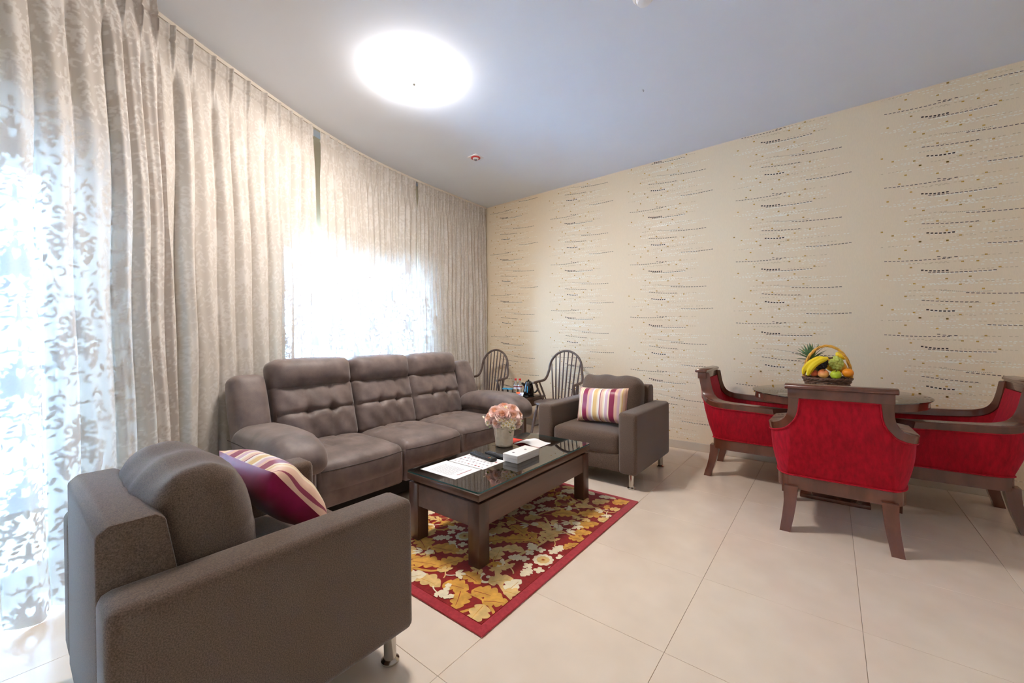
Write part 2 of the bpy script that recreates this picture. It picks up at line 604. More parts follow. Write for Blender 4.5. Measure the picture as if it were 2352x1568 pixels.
# ------------------------------------------------------------------ wallpaper print (flat, printed dashes)
rnd = random.Random(7)
LINES = [((0, 0), (.356, -.016), 15, .0046, .0165), ((.303, .002), (.394, -.010), 4, .0046, .018), ((.214, -.094), (.35, -.110), 7, .0092, .0145),
         ((.254, -.115), (.59, -.132), 15, .0048, .017), ((.455, -.289), (.795, -.312), 14, .0048, .0175), ((.218, -.331), (.502, -.361), 12, .0046, .017),
         ((.244, -.407), (.383, -.423), 7, .0095, .0145), ((.563, -.533), (.86, -.542), 13, .0046, .017)]
THIN = ((.323, -.261), (.581, -.285), 27, .0022, .0062)
GOLD = [(.119, .076), (.083, .013), (.201, .132), (.351, .119), (.297, .046), (.15, -.066), (.43, -.05), (.507, -.055), (.615, -.112), (.548, -.012),
        (.469, -.167), (.347, -.173), (.419, -.222), (.535, -.264), (.013, -.115), (.169, -.197), (.22, -.227), (.119, -.294), (.297, -.323),
        (.471, -.396), (.583, -.378), (.348, -.403), (.419, -.452), (-.022, -.358), (.043, -.398), (.168, -.426), (.351, -.481), (.202, -.469)]
PEARL = []
for _ in range(66):
    dx, dz, n = rnd.uniform(-.04, .62), rnd.uniform(-.5, .1), rnd.randint(4, 15)
    PEARL.append((dx, dz, n, rnd.choice((0, 0, 0, 1)), rnd.uniform(.015, .021)))
g = G()


def wq(x, z, w, h, mi, row=0):
    if z + h / 2 > H - 0.004 or z - h / 2 < 0.10 or x < -2.88 or x + w > XR - 0.02:
        return
    y = YB - 0.0006 - {2: 0.0, 3: 0.0001, 1: 0.0010, 0: 0.0013}[mi] - 0.00001 * row
    sk = w * -0.05
    g.add([(x, y, z - h / 2), (x + w, y, z - h / 2 + sk), (x + w, y, z + h / 2 + sk), (x, y, z + h / 2)], [(0, 1, 2, 3)], mi)


PH = {-4: 3.035, -3: 2.761, -2: 2.634, -1: 2.536, 0: 3.008, 1: 2.90}
for k, za in PH.items():
    x0 = 1.444 + 1.0835 * k
    for rep in range(-1, 6):
        zz = za + 0.602 * (1 - rep)
        if zz - 0.6 > H or zz + .2 < 0:
            continue
        for row, (p, q, n, h, w) in enumerate(LINES + [THIN]):
            for i in range(n):
                t = i / (n - 1)
                wq(x0 + p[0] + (q[0] - p[0]) * t, zz + p[1] + (q[1] - p[1]) * t - 0.010 * t * (1 - t) * 2, w, h, 0, row)
        for (dx, dz) in GOLD:
            wq(x0 + dx, zz + dz, .0145, .0105, 1)
        for row, (dx, dz, n, kind, w) in enumerate(PEARL):
            for i in range(n):
                if (i * 7 + n) % 5 == 0:
                    continue
                wq(x0 + dx + i * w * 1.35, zz + dz - 0.04 * (i * w), w * 0.8, .0062, 3 if kind else 2, row)
tag(g.obj('wallpaper_print', ['wp_dark', 'wp_gold', 'wp_pearl', 'wp_tan'], wall_back, smooth=0), kind='stuff')


# ------------------------------------------------------------------ curtains
def damask(u, v, KD=0.7):
    """0..1 motif density of the damask weave at cloth coordinates (metres)"""
    CW, CH = 0.36 * KD, 0.66 * KD
    col = np.floor(u / CW)
    x = (u / CW - col) - 0.5
    y = (v / CH + 0.5 * np.mod(col, 2))
    y = (y - np.floor(y)) - 0.5
    X, Y = np.abs(x) * 0.36, y * 0.66                       # metres, mirror-symmetric about the stem
    out = np.zeros_like(X)

    def ell(cx, cy, a, b, rot):
        c, s = math.cos(rot), math.sin(rot)
        dx, dy = X - cx, Y - cy
        p, q = (dx * c + dy * s) / a, (-dx * s + dy * c) / b
        return (np.sqrt(p * p + q * q) - 1) * b

    def arc(cx, cy, r, w, a0, a1):
        dx, dy = X - cx, Y - cy
        rr = np.hypot(dx, dy)
        an = np.mod(np.arctan2(dy, dx) - a0, 2 * PI)
        span = np.mod(a1 - a0, 2 * PI)
        ww = w * np.where(an < span, np.sin(np.clip(an / span, 0, 1) * PI) ** 0.5 + 0.15, -1)
        return np.abs(rr - r) - ww
    sh = []
    # central palmette
    sh.append(ell(0, .02, .016, .060, 0))
    for i, (a, l) in enumerate(((.5, .052), (.95, .060), (1.4, .058), (1.9, .050))):
        sh.append(ell(.034 * math.sin(a) + .010, .045 - .012 * i + .040 * math.cos(a), l * .36, l * .62, -a))
    # crown
    sh.append(ell(0, .160, .014, .034, 0))
    sh.append(ell(.022, .150, .009, .022, -.6))
    sh.append(ell(.040, .132, .008, .020, -1.1))
    sh.append(arc(.046, .100, .022, .006, .4, 4.2))
    sh.append(arc(.086, .070, .026, .007, -1.0, 3.3))
    # side acanthus sprays
    for i in range(6):
        t = i / 5
        sh.append(ell(.080 + .050 * math.sin(t * 2.4), -.02 - .17 * t + .02 * math.sin(t * 6), .010 + .004 * (i % 2), .030, -1.2 + .9 * t))
    sh.append(arc(.070, -.060, .034, .008, 2.0, 5.6))
    sh.append(arc(.118, -.110, .030, .008, 1.0, 5.0))
    sh.append(arc(.060, -.150, .026, .007, -.8, 3.2))
    # lower tail
    for i in range(5):
        sh.append(ell(.012 + .011 * i, -.125 - .030 * i, .007, .019, .8 + .12 * i))
    sh.append(ell(0, -.215, .011, .050, 0))
    sh.append(arc(.030, -.262, .020, .006, .2, 4.4))
    # little sprigs between the medallions
    sh.append(arc(.150, .120, .024, .006, 1.5, 5.8))
    sh.append(ell(.155, .175, .009, .026, .5))
    sh.append(ell(.135, .215, .008, .022, -.7))
    sh.append(arc(.128, .262, .026, .006, -.5, 3.6))
    sh.append(ell(.165, -.220, .009, .026, .3))
    sh.append(ell(.145, -.270, .008, .022, -.8))
    # fans of slender leaflets round the palmette and along the sprays
    for i in range(7):
        t = i / 6
        a = -.2 + 2.3 * t
        sh.append(ell(.098 * math.sin(a) + .006, .040 + .088 * math.cos(a), .0062, .020, -a))
    for i in range(6):
        t = i / 5
        sh.append(ell(.150 - .05 * t, -.045 - .165 * t, .006, .021, 1.1 - .5 * t))
        sh.append(ell(.036 + .02 * math.sin(4 * t), -.05 - .10 * t, .0055, .018, -1.0 - .4 * t))
    for i in range(5):
        t = i / 4
        sh.append(ell(.160 + .012 * math.sin(5 * t), .05 + .055 * i, .006, .019, .9 - .5 * t))
        sh.append(ell(.120 + .010 * math.cos(5 * t), .150 + .040 * i, .0055, .016, -.8 + .3 * t))
    sh.append(arc(.020, .215, .018, .005, .2, 4.6))
    sh.append(arc(.060, .240, .022, .005, 2.2, 6.4))
    sh.append(ell(0, .275, .010, .030, 0))
    sh.append(arc(.100, -.290, .024, .005, .6, 4.9))
    sh.append(ell(.045, -.305, .007, .022, .6))
    d = np.minimum.reduce(sh)
    out = 1 - ss(-.003, .003, d)
    # open veins drawn inside the leaves
    rr = np.hypot(X - .02, Y - .02)
    vein = np.abs(np.mod(rr * 1000, 19) - 9.5) / 9.5
    out = out * (0.70 + 0.30 * ss(.0, .22, vein))
    return out


def curtain_material(name, t_base, t_motif, k_base, k_motif, c_base, c_motif):
    m = bpy.data.materials.new(name)
    m.use_nodes = True
    nt = m.node_tree
    nt.nodes.clear()
    N, L = nt.nodes, nt.links
    o = N.new('ShaderNodeOutputMaterial')
    at = N.new('ShaderNodeAttribute')
    at.attribute_name = 'motif'
    col = N.new('ShaderNodeMix')
    col.data_type = 'RGBA'
    col.inputs['A'].default_value = c_base
    col.inputs['B'].default_value = c_motif
    L.new(at.outputs['Fac'], col.inputs['Factor'])
    def logmix(a, b):
        # geometric blend from a (open weave) to b (dense motif)
        p = N.new('ShaderNodeMath')
        p.operation = 'POWER'
        p.inputs[0].default_value = b / a
        L.new(at.outputs['Fac'], p.inputs[1])
        q = N.new('ShaderNodeMath')
        q.operation = 'MULTIPLY'
        q.inputs[1].default_value = a
        L.new(p.outputs[0], q.inputs[0])
        return q
    tt = logmix(t_base, t_motif)
    kk = logmix(k_base, k_motif)
    bp = N.new('ShaderNodeBump')
    bp.inputs['Strength'].default_value = 0.25
    bp.inputs['Distance'].default_value = 0.001
    L.new(at.outputs['Fac'], bp.inputs['Height'])
    df = N.new('ShaderNodeBsdfDiffuse')
    tl = N.new('ShaderNodeBsdfTranslucent')
    tr = N.new('ShaderNodeBsdfTransparent')
    L.new(col.outputs['Result'], df.inputs['Color'])
    L.new(col.outputs['Result'], tl.inputs['Color'])
    L.new(bp.outputs[0], df.inputs['Normal'])
    m1, m2 = N.new('ShaderNodeMixShader'), N.new('ShaderNodeMixShader')
    L.new(kk.outputs[0], m1.inputs['Fac'])
    L.new(df.outputs[0], m1.inputs[1])
    L.new(tl.outputs[0], m1.inputs[2])
    L.new(tt.outputs[0], m2.inputs['Fac'])
    L.new(m1.outputs[0], m2.inputs[1])
    L.new(tr.outputs[0], m2.inputs[2])
    L.new(m2.outputs[0], o.inputs['Surface'])
    return m


MT['curtain'] = curtain_material('sheer damask', 0.085, 0.004, 0.075, 0.016, srgb(206, 196, 188), srgb(220, 214, 208))
MT['curtain_lined'] = curtain_material('closer sheer damask', 0.05, 0.003, 0.06, 0.012, srgb(207, 198, 189), srgb(213, 206, 199))
ZTOP = H - 0.03


def curtain(label, y0, y1, period, seed, off=0.0, amp=0.034, zb=0.03, dense_end=0.0, lean=0.0, dsx=0.0046, dz=0.0062, scale=0.7, cloth='curtain'):
    rng = np.random.RandomState(seed)
    s0, s1 = s_of_y(y0), s_of_y(y1)
    L = s1 - s0
    ns, nz = int(L / dsx), int((ZTOP - zb) / dz)
    # irregular fold positions
    pos, p = [0.0], 0.0
    while p < L:
        f = p / L
        p += period * rng.uniform(0.75, 1.25) * (1 - 0.55 * dense_end * ss(.72, .95, f))
        pos.append(p)
    pos = np.array(pos)
    s = np.linspace(0, L, ns + 1)[:, None]
    z = np.linspace(zb, ZTOP, nz + 1)[None, :]
    hgt = (z - zb) / (ZTOP - zb)
    sway = 0.012 * np.sin(2.1 * z + seed) * np.sin(s * 3.3 + seed * 1.7) + 0.006 * np.sin(5.3 * z + 2 * seed + 4 * s)
    phi = np.interp(np.clip(s + sway, 0, L), pos, np.arange(len(pos)))
    fr = phi - np.floor(phi)
    ids = np.floor(phi).astype(int)
    jit = rng.uniform(0.65, 1.2, len(pos) + 2)
    A = 1.7 * amp * jit[np.clip(ids, 0, len(pos))] * (1 - 0.35 * hgt) * (1 + 0.12 * np.sin(1.7 * z + ids * 2.3))
    fold = A * (np.abs(np.sin(PI * fr)) ** 0.55) + 0.004 * np.sin(2 * PI * fr * 2 + 3 * z + ids)
    # heading tape with pinched pleats
    dist = np.minimum(fr, 1 - fr) * period
    pinch = 0.034 * np.exp(-(dist / 0.009) ** 2) + 0.008 * np.exp(-((dist - 0.020) / 0.007) ** 2)
    head = 0.012 + pinch
    w = ss(ZTOP - 0.42, ZTOP - 0.10, z)
    d = fold * (1 - w) + head * w
    # stitched line of the heading tape
    d = d - 0.010 * np.exp(-((z - (ZTOP - 0.095)) / 0.009) ** 2) * np.ones_like(s)
    d = d + off
    sx = s0 + s + lean * (1 - hgt) * (s / L) ** 2
    x = np.interp(sx, _sl, _xx)
    y = np.interp(sx, _sl, _yy)
    tx = np.interp(sx, _sl, _tx)
    ty = np.interp(sx, _sl, _ty)
    l = np.hypot(tx, ty)
    X, Y = x + ty / l * d, y - tx / l * d
    Z = np.broadcast_to(z, X.shape).copy()
    Z = Z - 0.02 * (1 - hgt) ** 8 * np.abs(np.sin(PI * fr))
    co = np.stack([X, Y, Z], -1).reshape(-1, 3)
    # cloth coordinate follows the folded length
    dl = np.hypot(np.diff(X[:, nz // 2]), np.diff(Y[:, nz // 2]))
    u = np.concatenate([[0], np.cumsum(dl)])[:, None] * 1.05 + seed * 0.13
    mot = damask(np.broadcast_to(u, X.shape), np.broadcast_to(z, X.shape), scale).astype(np.float32).reshape(-1)
    a = (np.arange(ns)[:, None] * (nz + 1) + np.arange(nz)[None, :]).reshape(-1)
    quads = np.stack([a, a + nz + 1, a + nz + 2, a + 1], 1).astype(np.int32)
    me = bpy.data.meshes.new('curtain')
    me.vertices.add(len(co))
    me.vertices.foreach_set('co', co.astype(np.float32).ravel())
    me.loops.add(quads.size)
    me.loops.foreach_set('vertex_index', quads.ravel())
    me.polygons.add(len(quads))
    me.polygons.foreach_set('loop_start', np.arange(0, quads.size, 4, dtype=np.int32))
    me.update(calc_edges=True)
    me.polygons.foreach_set('use_smooth', np.ones(len(quads), dtype=bool))
    att = me.attributes.new('motif', 'FLOAT', 'POINT')
    att.data.foreach_set('value', mot)
    me.materials.append(MT[cloth])
    o = link('curtain', me)
    tag(o, label, 'curtain', 'damask curtains along the curved wall')
    return o


curtain('sheer damask curtain hanging over the glazed balcony door', -3.92, -2.24, 0.17, 3, off=0.10, amp=0.040, zb=0.02, dense_end=1.0, lean=0.09, scale=0.75)
curtain('wide pleated damask curtain behind the near end of the sofa, beside the balcony door', -2.32, -0.985, 0.132, 5, off=0.0, amp=0.042, scale=0.7, cloth='curtain_lined')
curtain('sheer damask curtain over the window, hanging behind the sofa middle', -0.915, 0.40, 0.088, 8, off=0.0, amp=0.030, scale=1.0, cloth='curtain_lined')
curtain('damask curtain in the corner beside the wallpapered wall', 0.42, 1.735, 0.072, 11, off=0.0, amp=0.028, cloth='curtain_lined')

g = G()
ys = np.linspace(-4.3, 1.76, 60)
P = [line_pt(s_of_y(y), -0.012) for y in ys]
Q = [line_pt(s_of_y(y), 0.016) for y in ys]
V, F = [], []
for (a, b) in zip(P, Q):
    V += [(a[0], a[1], H - 0.026), (b[0], b[1], H - 0.026), (b[0], b[1], H), (a[0], a[1], H)]
for i in range(59):
    for e in range(4):
        F.append((4 * i + e, 4 * i + 4 + e, 4 * i + 4 + (e + 1) % 4, 4 * i + (e + 1) % 4))
g.add(V, F)
rail = tag(g.obj('curtain_rail', 'track'), 'slim white curtain track along the curved ceiling edge', 'curtain rail')

# ------------------------------------------------------------------ ceiling lamp and ceiling fittings
lamp = thing('ceiling_lamp', 'round flush ceiling lamp glowing white above the sofa', 'lamp', (-1.31, -0.84, H))
g = G()
lathe(g, [(0.20, 0.0), (0.205, -0.006), (0.20, -0.020), (0.18, -0.024)], 48)
g.obj('mount_ring', 'frame', lamp)
g = G()
lathe(g, [(0.19, -0.010), (0.236, -0.012), (0.244, -0.020), (0.228, -0.036), (0.18, -0.050), (0.09, -0.058), (0.01, -0.060)], 56, lobes=lambda a, z: 1 + 0.035 * math.cos(5 * a))
g.obj('lamp_shade', 'lampglass', lamp)
g = G()
lathe(g, [(0.001, -0.080), (0.008, -0.076), (0.011, -0.068), (0.006, -0.058)], 14)
g.obj('finial', 'chrome', lamp)

det = thing('smoke_detector', 'small square ceiling detector with a red ring', 'detector', (-1.89, 0.43, H))
g = G()
rbox(g, -0.062, 0.062, -0.062, 0.062, -0.008, 0.0, 0.003, 1)
g.obj('plate', 'white', det)
g = G()
lathe(g, [(0.050, -0.008), (0.050, -0.014), (0.034, -0.016), (0.034, -0.008)], 28)
g.obj('ring', 'red', det)
g = G()
lathe(g, [(0.032, -0.008), (0.030, -0.020), (0.016, -0.026)], 24, mi=0)
g.obj('cover', 'frame', det)
g = G()
lathe(g, [(0.016, -0.026), (0.013, -0.036), (0.004, -0.040)], 16)
g.obj('sensor', 'printd', det)
d2 = thing('ceiling_sensor', 'white round ceiling sensor mounted in the open middle of the ceiling', 'detector', (0.27, -0.47, H))
g = G()
lathe(g, [(0.062, 0.0), (0.062, -0.018), (0.052, -0.030)], 28)
g.obj('sensor_base', 'frame', d2)
g = G()
lathe(g, [(0.045, -0.030), (0.036, -0.050), (0.012, -0.056)], 24)
g.obj('sensor_cap', 'white', d2)
hk = G()
tube(hk, [(0, 0, 0), (0, 0, -0.012), (0.004, 0, -0.018), (0.008, 0, -0.014)], 0.0022, 6)
tag(hk.obj('ceiling_hook', 'printd', loc=(-0.056, 0.394, H)), 'tiny dark hook in the bare ceiling before the wallpaper', 'hook')


def wobj(g, name, mats, root, smooth=40):
    """mesh given in world coordinates, parented to an unrotated root"""
    g.v = [(x - root.location.x, y - root.location.y, z - root.location.z) for x, y, z in g.v]
    return g.obj(name, mats, root, smooth)


# ------------------------------------------------------------------ three-seat recliner sofa
sofa = thing('sofa', 'three-seat grey-brown suede recliner sofa with tufted backs and padded arms', 'sofa', (-1.72, -0.69, 0))
DIV = [-1.575, -0.955, -0.375, 0.215]


def gauss(x, w): return math.exp(-(x / w) ** 2)


for i in range(3):
    a, b = DIV[i], DIV[i + 1]
    w, yc = (b - a), (a + b) / 2
    hy = w / 2 - 0.003

    def seat_disp(q, n, hy=hy):
        u, v = q[0] / 0.36, q[1] / hy
        top = max(0.0, n[2])
        z = 0.040 * (1 - u ** 2 * 0.9) * (1 - abs(v) ** 3) * top
        z -= top * (0.014 * gauss(q[0] + 0.09, 0.014) * (abs(v) < 0.85) + 0.012 * (gauss(v - 0.30, 0.05) + gauss(v + 0.30, 0.05)) * (u < 0.35))
        z -= top * 0.014 * (gauss(q[0] + 0.09, 0.03) * (gauss(v - 0.3, 0.12) + gauss(v + 0.3, 0.12)))
        front = max(0.0, n[0]) * (0.03 * (1 - v * v))
        return np.array((front, 0, z + 0.002 * math.sin(23 * q[0] + 17 * q[1])))
    g = G()
    cushion(g, 0.36, hy, 0.10, 0.055, (40, 34, 6), seat_disp, T_(-1.665, yc, 0.345))
    st = wobj(g, 'seat', 'sofa', sofa, 50)

    def foot_disp(q, n, hy=hy):
        v, h = q[1] / hy, q[2] / 0.14
        return np.array((max(0.0, n[0]) * 0.022 * (1 - v ** 4) * (1 - h * h), 0, 0))
    g = G()
    cushion(g, 0.07, hy, 0.125, 0.03, (5, 14, 8), foot_disp, T_(-1.385, yc, 0.285))
    fp = wobj(g, 'footrest_panel', 'sofa', sofa, 50)
    g = G()
    tube(g, [(-1.3085 + .030 * (1 - v ** 2), yc + v * hy * .97, .398) for v in np.linspace(-1, 1, 20)], .0026, 6)
    wobj(g, 'seam', 'seam', sofa).parent = fp

    def back_disp(q, n, hy=hy):
        v, h = q[1] / hy, q[2] / 0.235
        f = max(0.0, n[0])
        d = 0.060 * (1 - abs(v) ** 3) * (1 - h * h * 0.75)
        d -= 0.020 * gauss(h - 0.05, 0.06) * (abs(v) < 0.95)
        d -= 0.008 * (gauss(v - 0.30, 0.05) + gauss(v + 0.30, 0.05)) * (abs(h) < 0.9)
        d -= 0.040 * (gauss(v - 0.30, 0.10) + gauss(v + 0.30, 0.10)) * gauss(h - 0.05, 0.14)
        d += 0.003 * math.sin(14 * v + 9 * h)
        return np.array((f * d, 0, 0))
    mb = T_(-2.005, yc, 0.635) @ RY(-0.26)
    g = G()
    cushion(g, 0.075, hy, 0.235, 0.05, (5, 40, 34), back_disp, mb)
    bk = wobj(g, 'backrest', 'sofa', sofa, 50)

    def head_disp(q, n, hy=hy):
        v, h = q[1] / hy, q[2] / 0.13
        f = max(0.0, n[0])
        d = 0.075 * (1 - abs(v) ** 4) * (1 - h * h * 0.8) + 0.010 * h
        return np.array((f * d, 0, 0.012 * (1 - v * v) * max(0, n[2]) + 0.002 * math.sin(31 * v)))
    g = G()
    cushion(g, 0.088, hy + 0.004, 0.118, 0.065, (6, 24, 10), head_disp, T_(-2.082, yc, 0.928) @ RY(-0.20))
    wobj(g, 'headrest', 'sofa', sofa, 50)

for sgn, ya, yb in ((-1, -1.825, -1.580), (1, 0.220, 0.465)):
    yc = (ya + yb) / 2
    g = G()

    def wing_disp(q, n):
        h = q[2] / 0.26
        return np.array((0.035 * max(0, n[0]) * (1 - h * h), 0.012 * sgn * max(0, n[1] * sgn) * (1 - h * h), 0.002 * math.sin(60 * q[2])))
    cushion(g, 0.075, 0.112, 0.27, 0.06, (6, 10, 18), wing_disp, T_(-2.015, yc, 0.695) @ RY(-0.30))
    wobj(g, 'wing', 'sofa', sofa, 50)
    g = G()
    rbox(g, -2.02, -1.30, ya + 0.012, yb - 0.006, 0.055, 0.50, 0.03, 3)
    wobj(g, 'arm_base', 'sofa', sofa, 50)

    def pad_disp(q, n, sgn=sgn):
        t = (q[0] + 0.41) / 0.82
        z = 0.026 * (1 - (2 * t - 1) ** 2) * max(0, n[2]) - 0.058 * ss(.76, 1.02, t) - 0.03 * (1 - ss(0, .2, t))
        z += 0.006 * gauss(t - .86, .015) * max(0, n[2]) * math.sin(60 * q[1])
        z -= 0.006 * gauss(t - 0.80, 0.012)
        side = 0.016 * math.sin(PI * min(1, max(0, t))) * (1 if n[1] > 0.3 else (-1 if n[1] < -0.3 else 0)) * abs(n[1])
        return np.array((0, side, z))
    g = G()
    cushion(g, 0.41, 0.135, 0.082, 0.075, (30, 12, 8), pad_disp, T_(-1.575, yc, 0.552))
    pad = wobj(g, 'arm_pad', 'sofa', sofa, 50)
    g = G()
    tube(g, [(-1.97 + 0.8 * t, yc + sgn * 0.148, 0.552 - 0.04 * ss(.76, 1.02, t) + 0.001) for t in np.linspace(0.02, 0.93, 24)], 0.0028, 6)
    tube(g, [(-1.255, yc + 0.14 * math.cos(a), 0.53 + 0.075 * math.sin(a)) for a in np.linspace(0.1, PI - 0.1, 16)], 0.0028, 6)
    g.v = [(x - sofa.location.x, y - sofa.location.y, z) for x, y, z in g.v]
    g.obj('seam', 'seam', pad)
g = G()
rbox(g, -2.150, -2.06, -1.57, 0.21, 0.06, 0.84, 0.03, 2)
wobj(g, 'back_panel', 'sofa', sofa)
g = G()
rbox(g, -2.0, -1.42, -1.58, 0.22, 0.05, 0.25, 0.01, 1)
wobj(g, 'base_frame', 'black', sofa)
for x in (-2.0, -1.42):
    for y in (-1.70, 0.34):
        g = G()
        lathe(g, [(0.025, 0.0), (0.03, 0.004), (0.026, 0.06)], 14, (x, y, 0))
        wobj(g, 'foot', 'blackpl', sofa)

# ------------------------------------------------------------------ armchairs
ac = thing('armchair', 'dark brown fabric armchair with its back to the balcony door end of the room', 'armchair', (-0.585, -2.21, 0), 0.0,
           'pair of boxy brown armchairs')
for sx in (-1, 1):
    g = G()
    x0, x1 = (0.31, 0.46) if sx > 0 else (-0.46, -0.31)
    rbox(g, x0, x1, -0.41, 0.41, 0.12, 0.605, 0.028, 4)
    g.obj('armrest', 'arm', ac)
g = G()
rbox(g, -0.309, 0.309, 0.30, 0.392, 0.125, 0.265, 0.01, 2)
g.obj('front_rail', 'arm', ac)
g = G()
rbox(g, -0.309, 0.309, -0.30, 0.30, 0.125, 0.25, 0.005, 1)
g.obj('seat_base', 'black', ac)
g = G()


def sc_disp(q, n):
    u, v = q[0] / 0.31, q[1] / 0.33
    return np.array((0, 0.012 * max(0, n[1]) * (1 - u * u), 0.022 * max(0, n[2]) * (1 - u ** 4) * (1 - v ** 4)))


cushion(g, 0.306, 0.32, 0.085, 0.035, (20, 20, 6), sc_disp, T_(0, 0.075, 0.335))
g.obj('seat_cushion', 'arm', ac)
g = G()
bm_pts = [(-0.41, 0.12), (-0.23, 0.12), (-0.23, 0.45), (-0.275, 0.735), (-0.295, 0.752), (-0.385, 0.752), (-0.408, 0.73)]
V = [(x, y, z) for x in (-0.312, 0.312) for (y, z) in bm_pts]
n = len(bm_pts)
F = [tuple(range(n)), tuple(range(2 * n - 1, n - 1, -1))] + [(i, n + i, n + (i + 1) % n, (i + 1) % n) for i in range(n)]
bmx = bmesh.new()
bv = [bmx.verts.new(p) for p in V]
for f in F:
    bmx.faces.new([bv[i] for i in f])
bmesh.ops.recalc_face_normals(bmx, faces=bmx.faces[:])
bmesh.ops.bevel(bmx, geom=bmx.edges[:], offset=0.008, segments=2, profile=0.5, affect='EDGES')
bmx.verts.index_update()
g.add([tuple(v.co) for v in bmx.verts], [tuple(v.index for v in f.verts) for f in bmx.faces])
bmx.free()
g.obj('back_panel', 'arm', ac)
g = G()


def bc_disp(q, n):
    u, h = q[0] / 0.30, q[2] / 0.2
    puff = (1 - abs(u) ** 2.6) * (1 - abs(h) ** 3)
    w = 0.0035 * math.sin(11 * u + 5 * h + 2 * math.sin(5 * u)) * gauss(h - 0.95, 0.5) + 0.004 * math.sin(12 * h + 6 * u + 2 * math.sin(7 * h)) * gauss(abs(u) - 0.95, 0.25)
    return np.array((0, n[1] * (0.066 * puff + w), 0.012 * n[2] * (1 - u ** 4) * (n[2] > 0) + 0.006 * math.sin(9 * u) * max(0, n[2]))) \
        - np.array((n[0] * 0.02 * abs(h) ** 3, 0, 0))


cushion(g, 0.300, 0.088, 0.210, 0.066, (28, 8, 22), bc_disp, T_(0, -0.165, 0.615) @ RX(0.16))
bcu = g.obj('back_cushion', 'arm', ac, 60)
for sx in (-1, 1):
    for sy in (-1, 1):
        g = G()
        lathe(g, [(0.030, 0.0), (0.033, 0.004), (0.033, 0.010), (0.028, 0.014), (0.0225, 0.018), (0.0225, 0.122)], 24, (sx * 0.395, sy * 0.345, 0))
        g.obj('leg', 'chrome', ac, 30)
ac2 = copy_tree(ac)
ac2.location = (-0.535, 0.675, 0)
ac2.rotation_euler = (0, 0, PI)
ac2['label'] = 'dark brown fabric armchair with its back to the wallpapered wall, beside the wooden spindle chairs'

PE, CR, MG, GO, WH = srgb(228, 186, 160), srgb(240, 220, 190), srgb(138, 18, 62), srgb(224, 186, 122), srgb(248, 240, 232)
LI = srgb(214, 178, 190)
MT['stripe'] = ramp_mat('striped satin', [(0, PE), (.035, MG), (.045, PE), (.10, CR), (.13, GO), (.145, CR), (.175, MG), (.27, PE), (.315, LI), (.37, WH), (.40, GO),
                                          (.475, CR), (.50, WH), (.53, MG), (.545, PE), (.59, CR), (.62, WH), (.64, LI), (.69, CR), (.715, MG), (.81, PE), (.86, LI), (.90, CR),
                                          (.925, GO), (.94, PE), (.965, MG), (.972, PE)], 0, 0.38, 0.2, -0.24, 0.24)


def pillow(label, mat, mats=('stripe', 'burgundy')):
    g = G()
    nx, ny = 34, 24
    W, Hh = 0.24, 0.155
    V, F = [], []
    for side in (1, -1):
        for i in range(nx + 1):
            for j in range(ny + 1):
                u, v = -1 + 2 * i / nx, -1 + 2 * j / ny
                th = 0.082 * ((1 - u ** 4) * (1 - v ** 4)) ** 0.6
                pin = 1 - 0.05 * (1 - v * v) * abs(u) ** 3
                pin2 = 1 - 0.07 * (1 - u * u) * abs(v) ** 3
                wr = 0.004 * math.sin(9 * v + 4 * u) * (abs(u) ** 2) * (1 - abs(u) ** 8)
                V.append((u * W * pin, side * (th + wr * (th > 0.004)), v * Hh * pin2))
    m = (nx + 1) * (ny + 1)
    for i in range(nx):
        for j in range(ny):
            a = i * (ny + 1) + j
            F.append((a, a + ny + 1, a + ny + 2, a + 1))
            F.append((m + a, m + a + 1, m + a + ny + 2, m + a + ny + 1))
    g.add(V, F)
    g.m = [1 if k % 2 == 0 else 0 for k in range(len(F))]
    o = g.obj('throw_pillow', mats, smooth=60)
    o.matrix_world = mat
    return tag(o, label, 'pillow', 'striped satin throw pillows')


pillow('striped satin throw pillow leaning in the armchair by the wallpapered wall',
       T_(-0.485, 0.530, 0.604) @ RZ(-0.06) @ RX(-0.26) @ RY(-0.05))
pillow('striped satin throw pillow leaning in the armchair whose back faces the balcony door end',
       T_(-0.63, -2.095, 0.625) @ RZ(PI + 0.05) @ RX(-0.66))

# ------------------------------------------------------------------ rug
RX0, RX1, RY0, RY1 = -1.22, 0.004, -1.572, 0.10
rug = thing('rug', 'crimson rug with gold and cream scrolling flowers under the coffee table', 'rug', ((RX0 + RX1) / 2, (RY0 + RY1) / 2, 0))
g = G()
rbox(g, RX0, RX1, RY0, RY1, 0.0005, 0.0105, 0.004, 2)
wobj(g, 'rug_border', 'rugborder', rug)
g = G()
rbox(g, RX0 + 0.045, RX1 - 0.045, RY0 + 0.045, RY1 - 0.045, 0.006, 0.0120, 0.001, 1)
wobj(g, 'rug_field', 'rugred', rug)
g = G()
_lay = [0]


def poly(P, mi):
    _lay[0] += 1
    z = 0.0122 + 0.0000012 * _lay[0]
    P = [(min(max(x, RX0 + .047), RX1 - .047), min(max(y, RY0 + .047), RY1 - .047), z) for x, y in P]
    area = sum(P[i][0] * P[(i + 1) % len(P)][1] - P[(i + 1) % len(P)][0] * P[i][1] for i in range(len(P)))
    if abs(area) < 1e-5:
        return
    g.add(P if area > 0 else P[::-1], [tuple(range(len(P)))], mi)


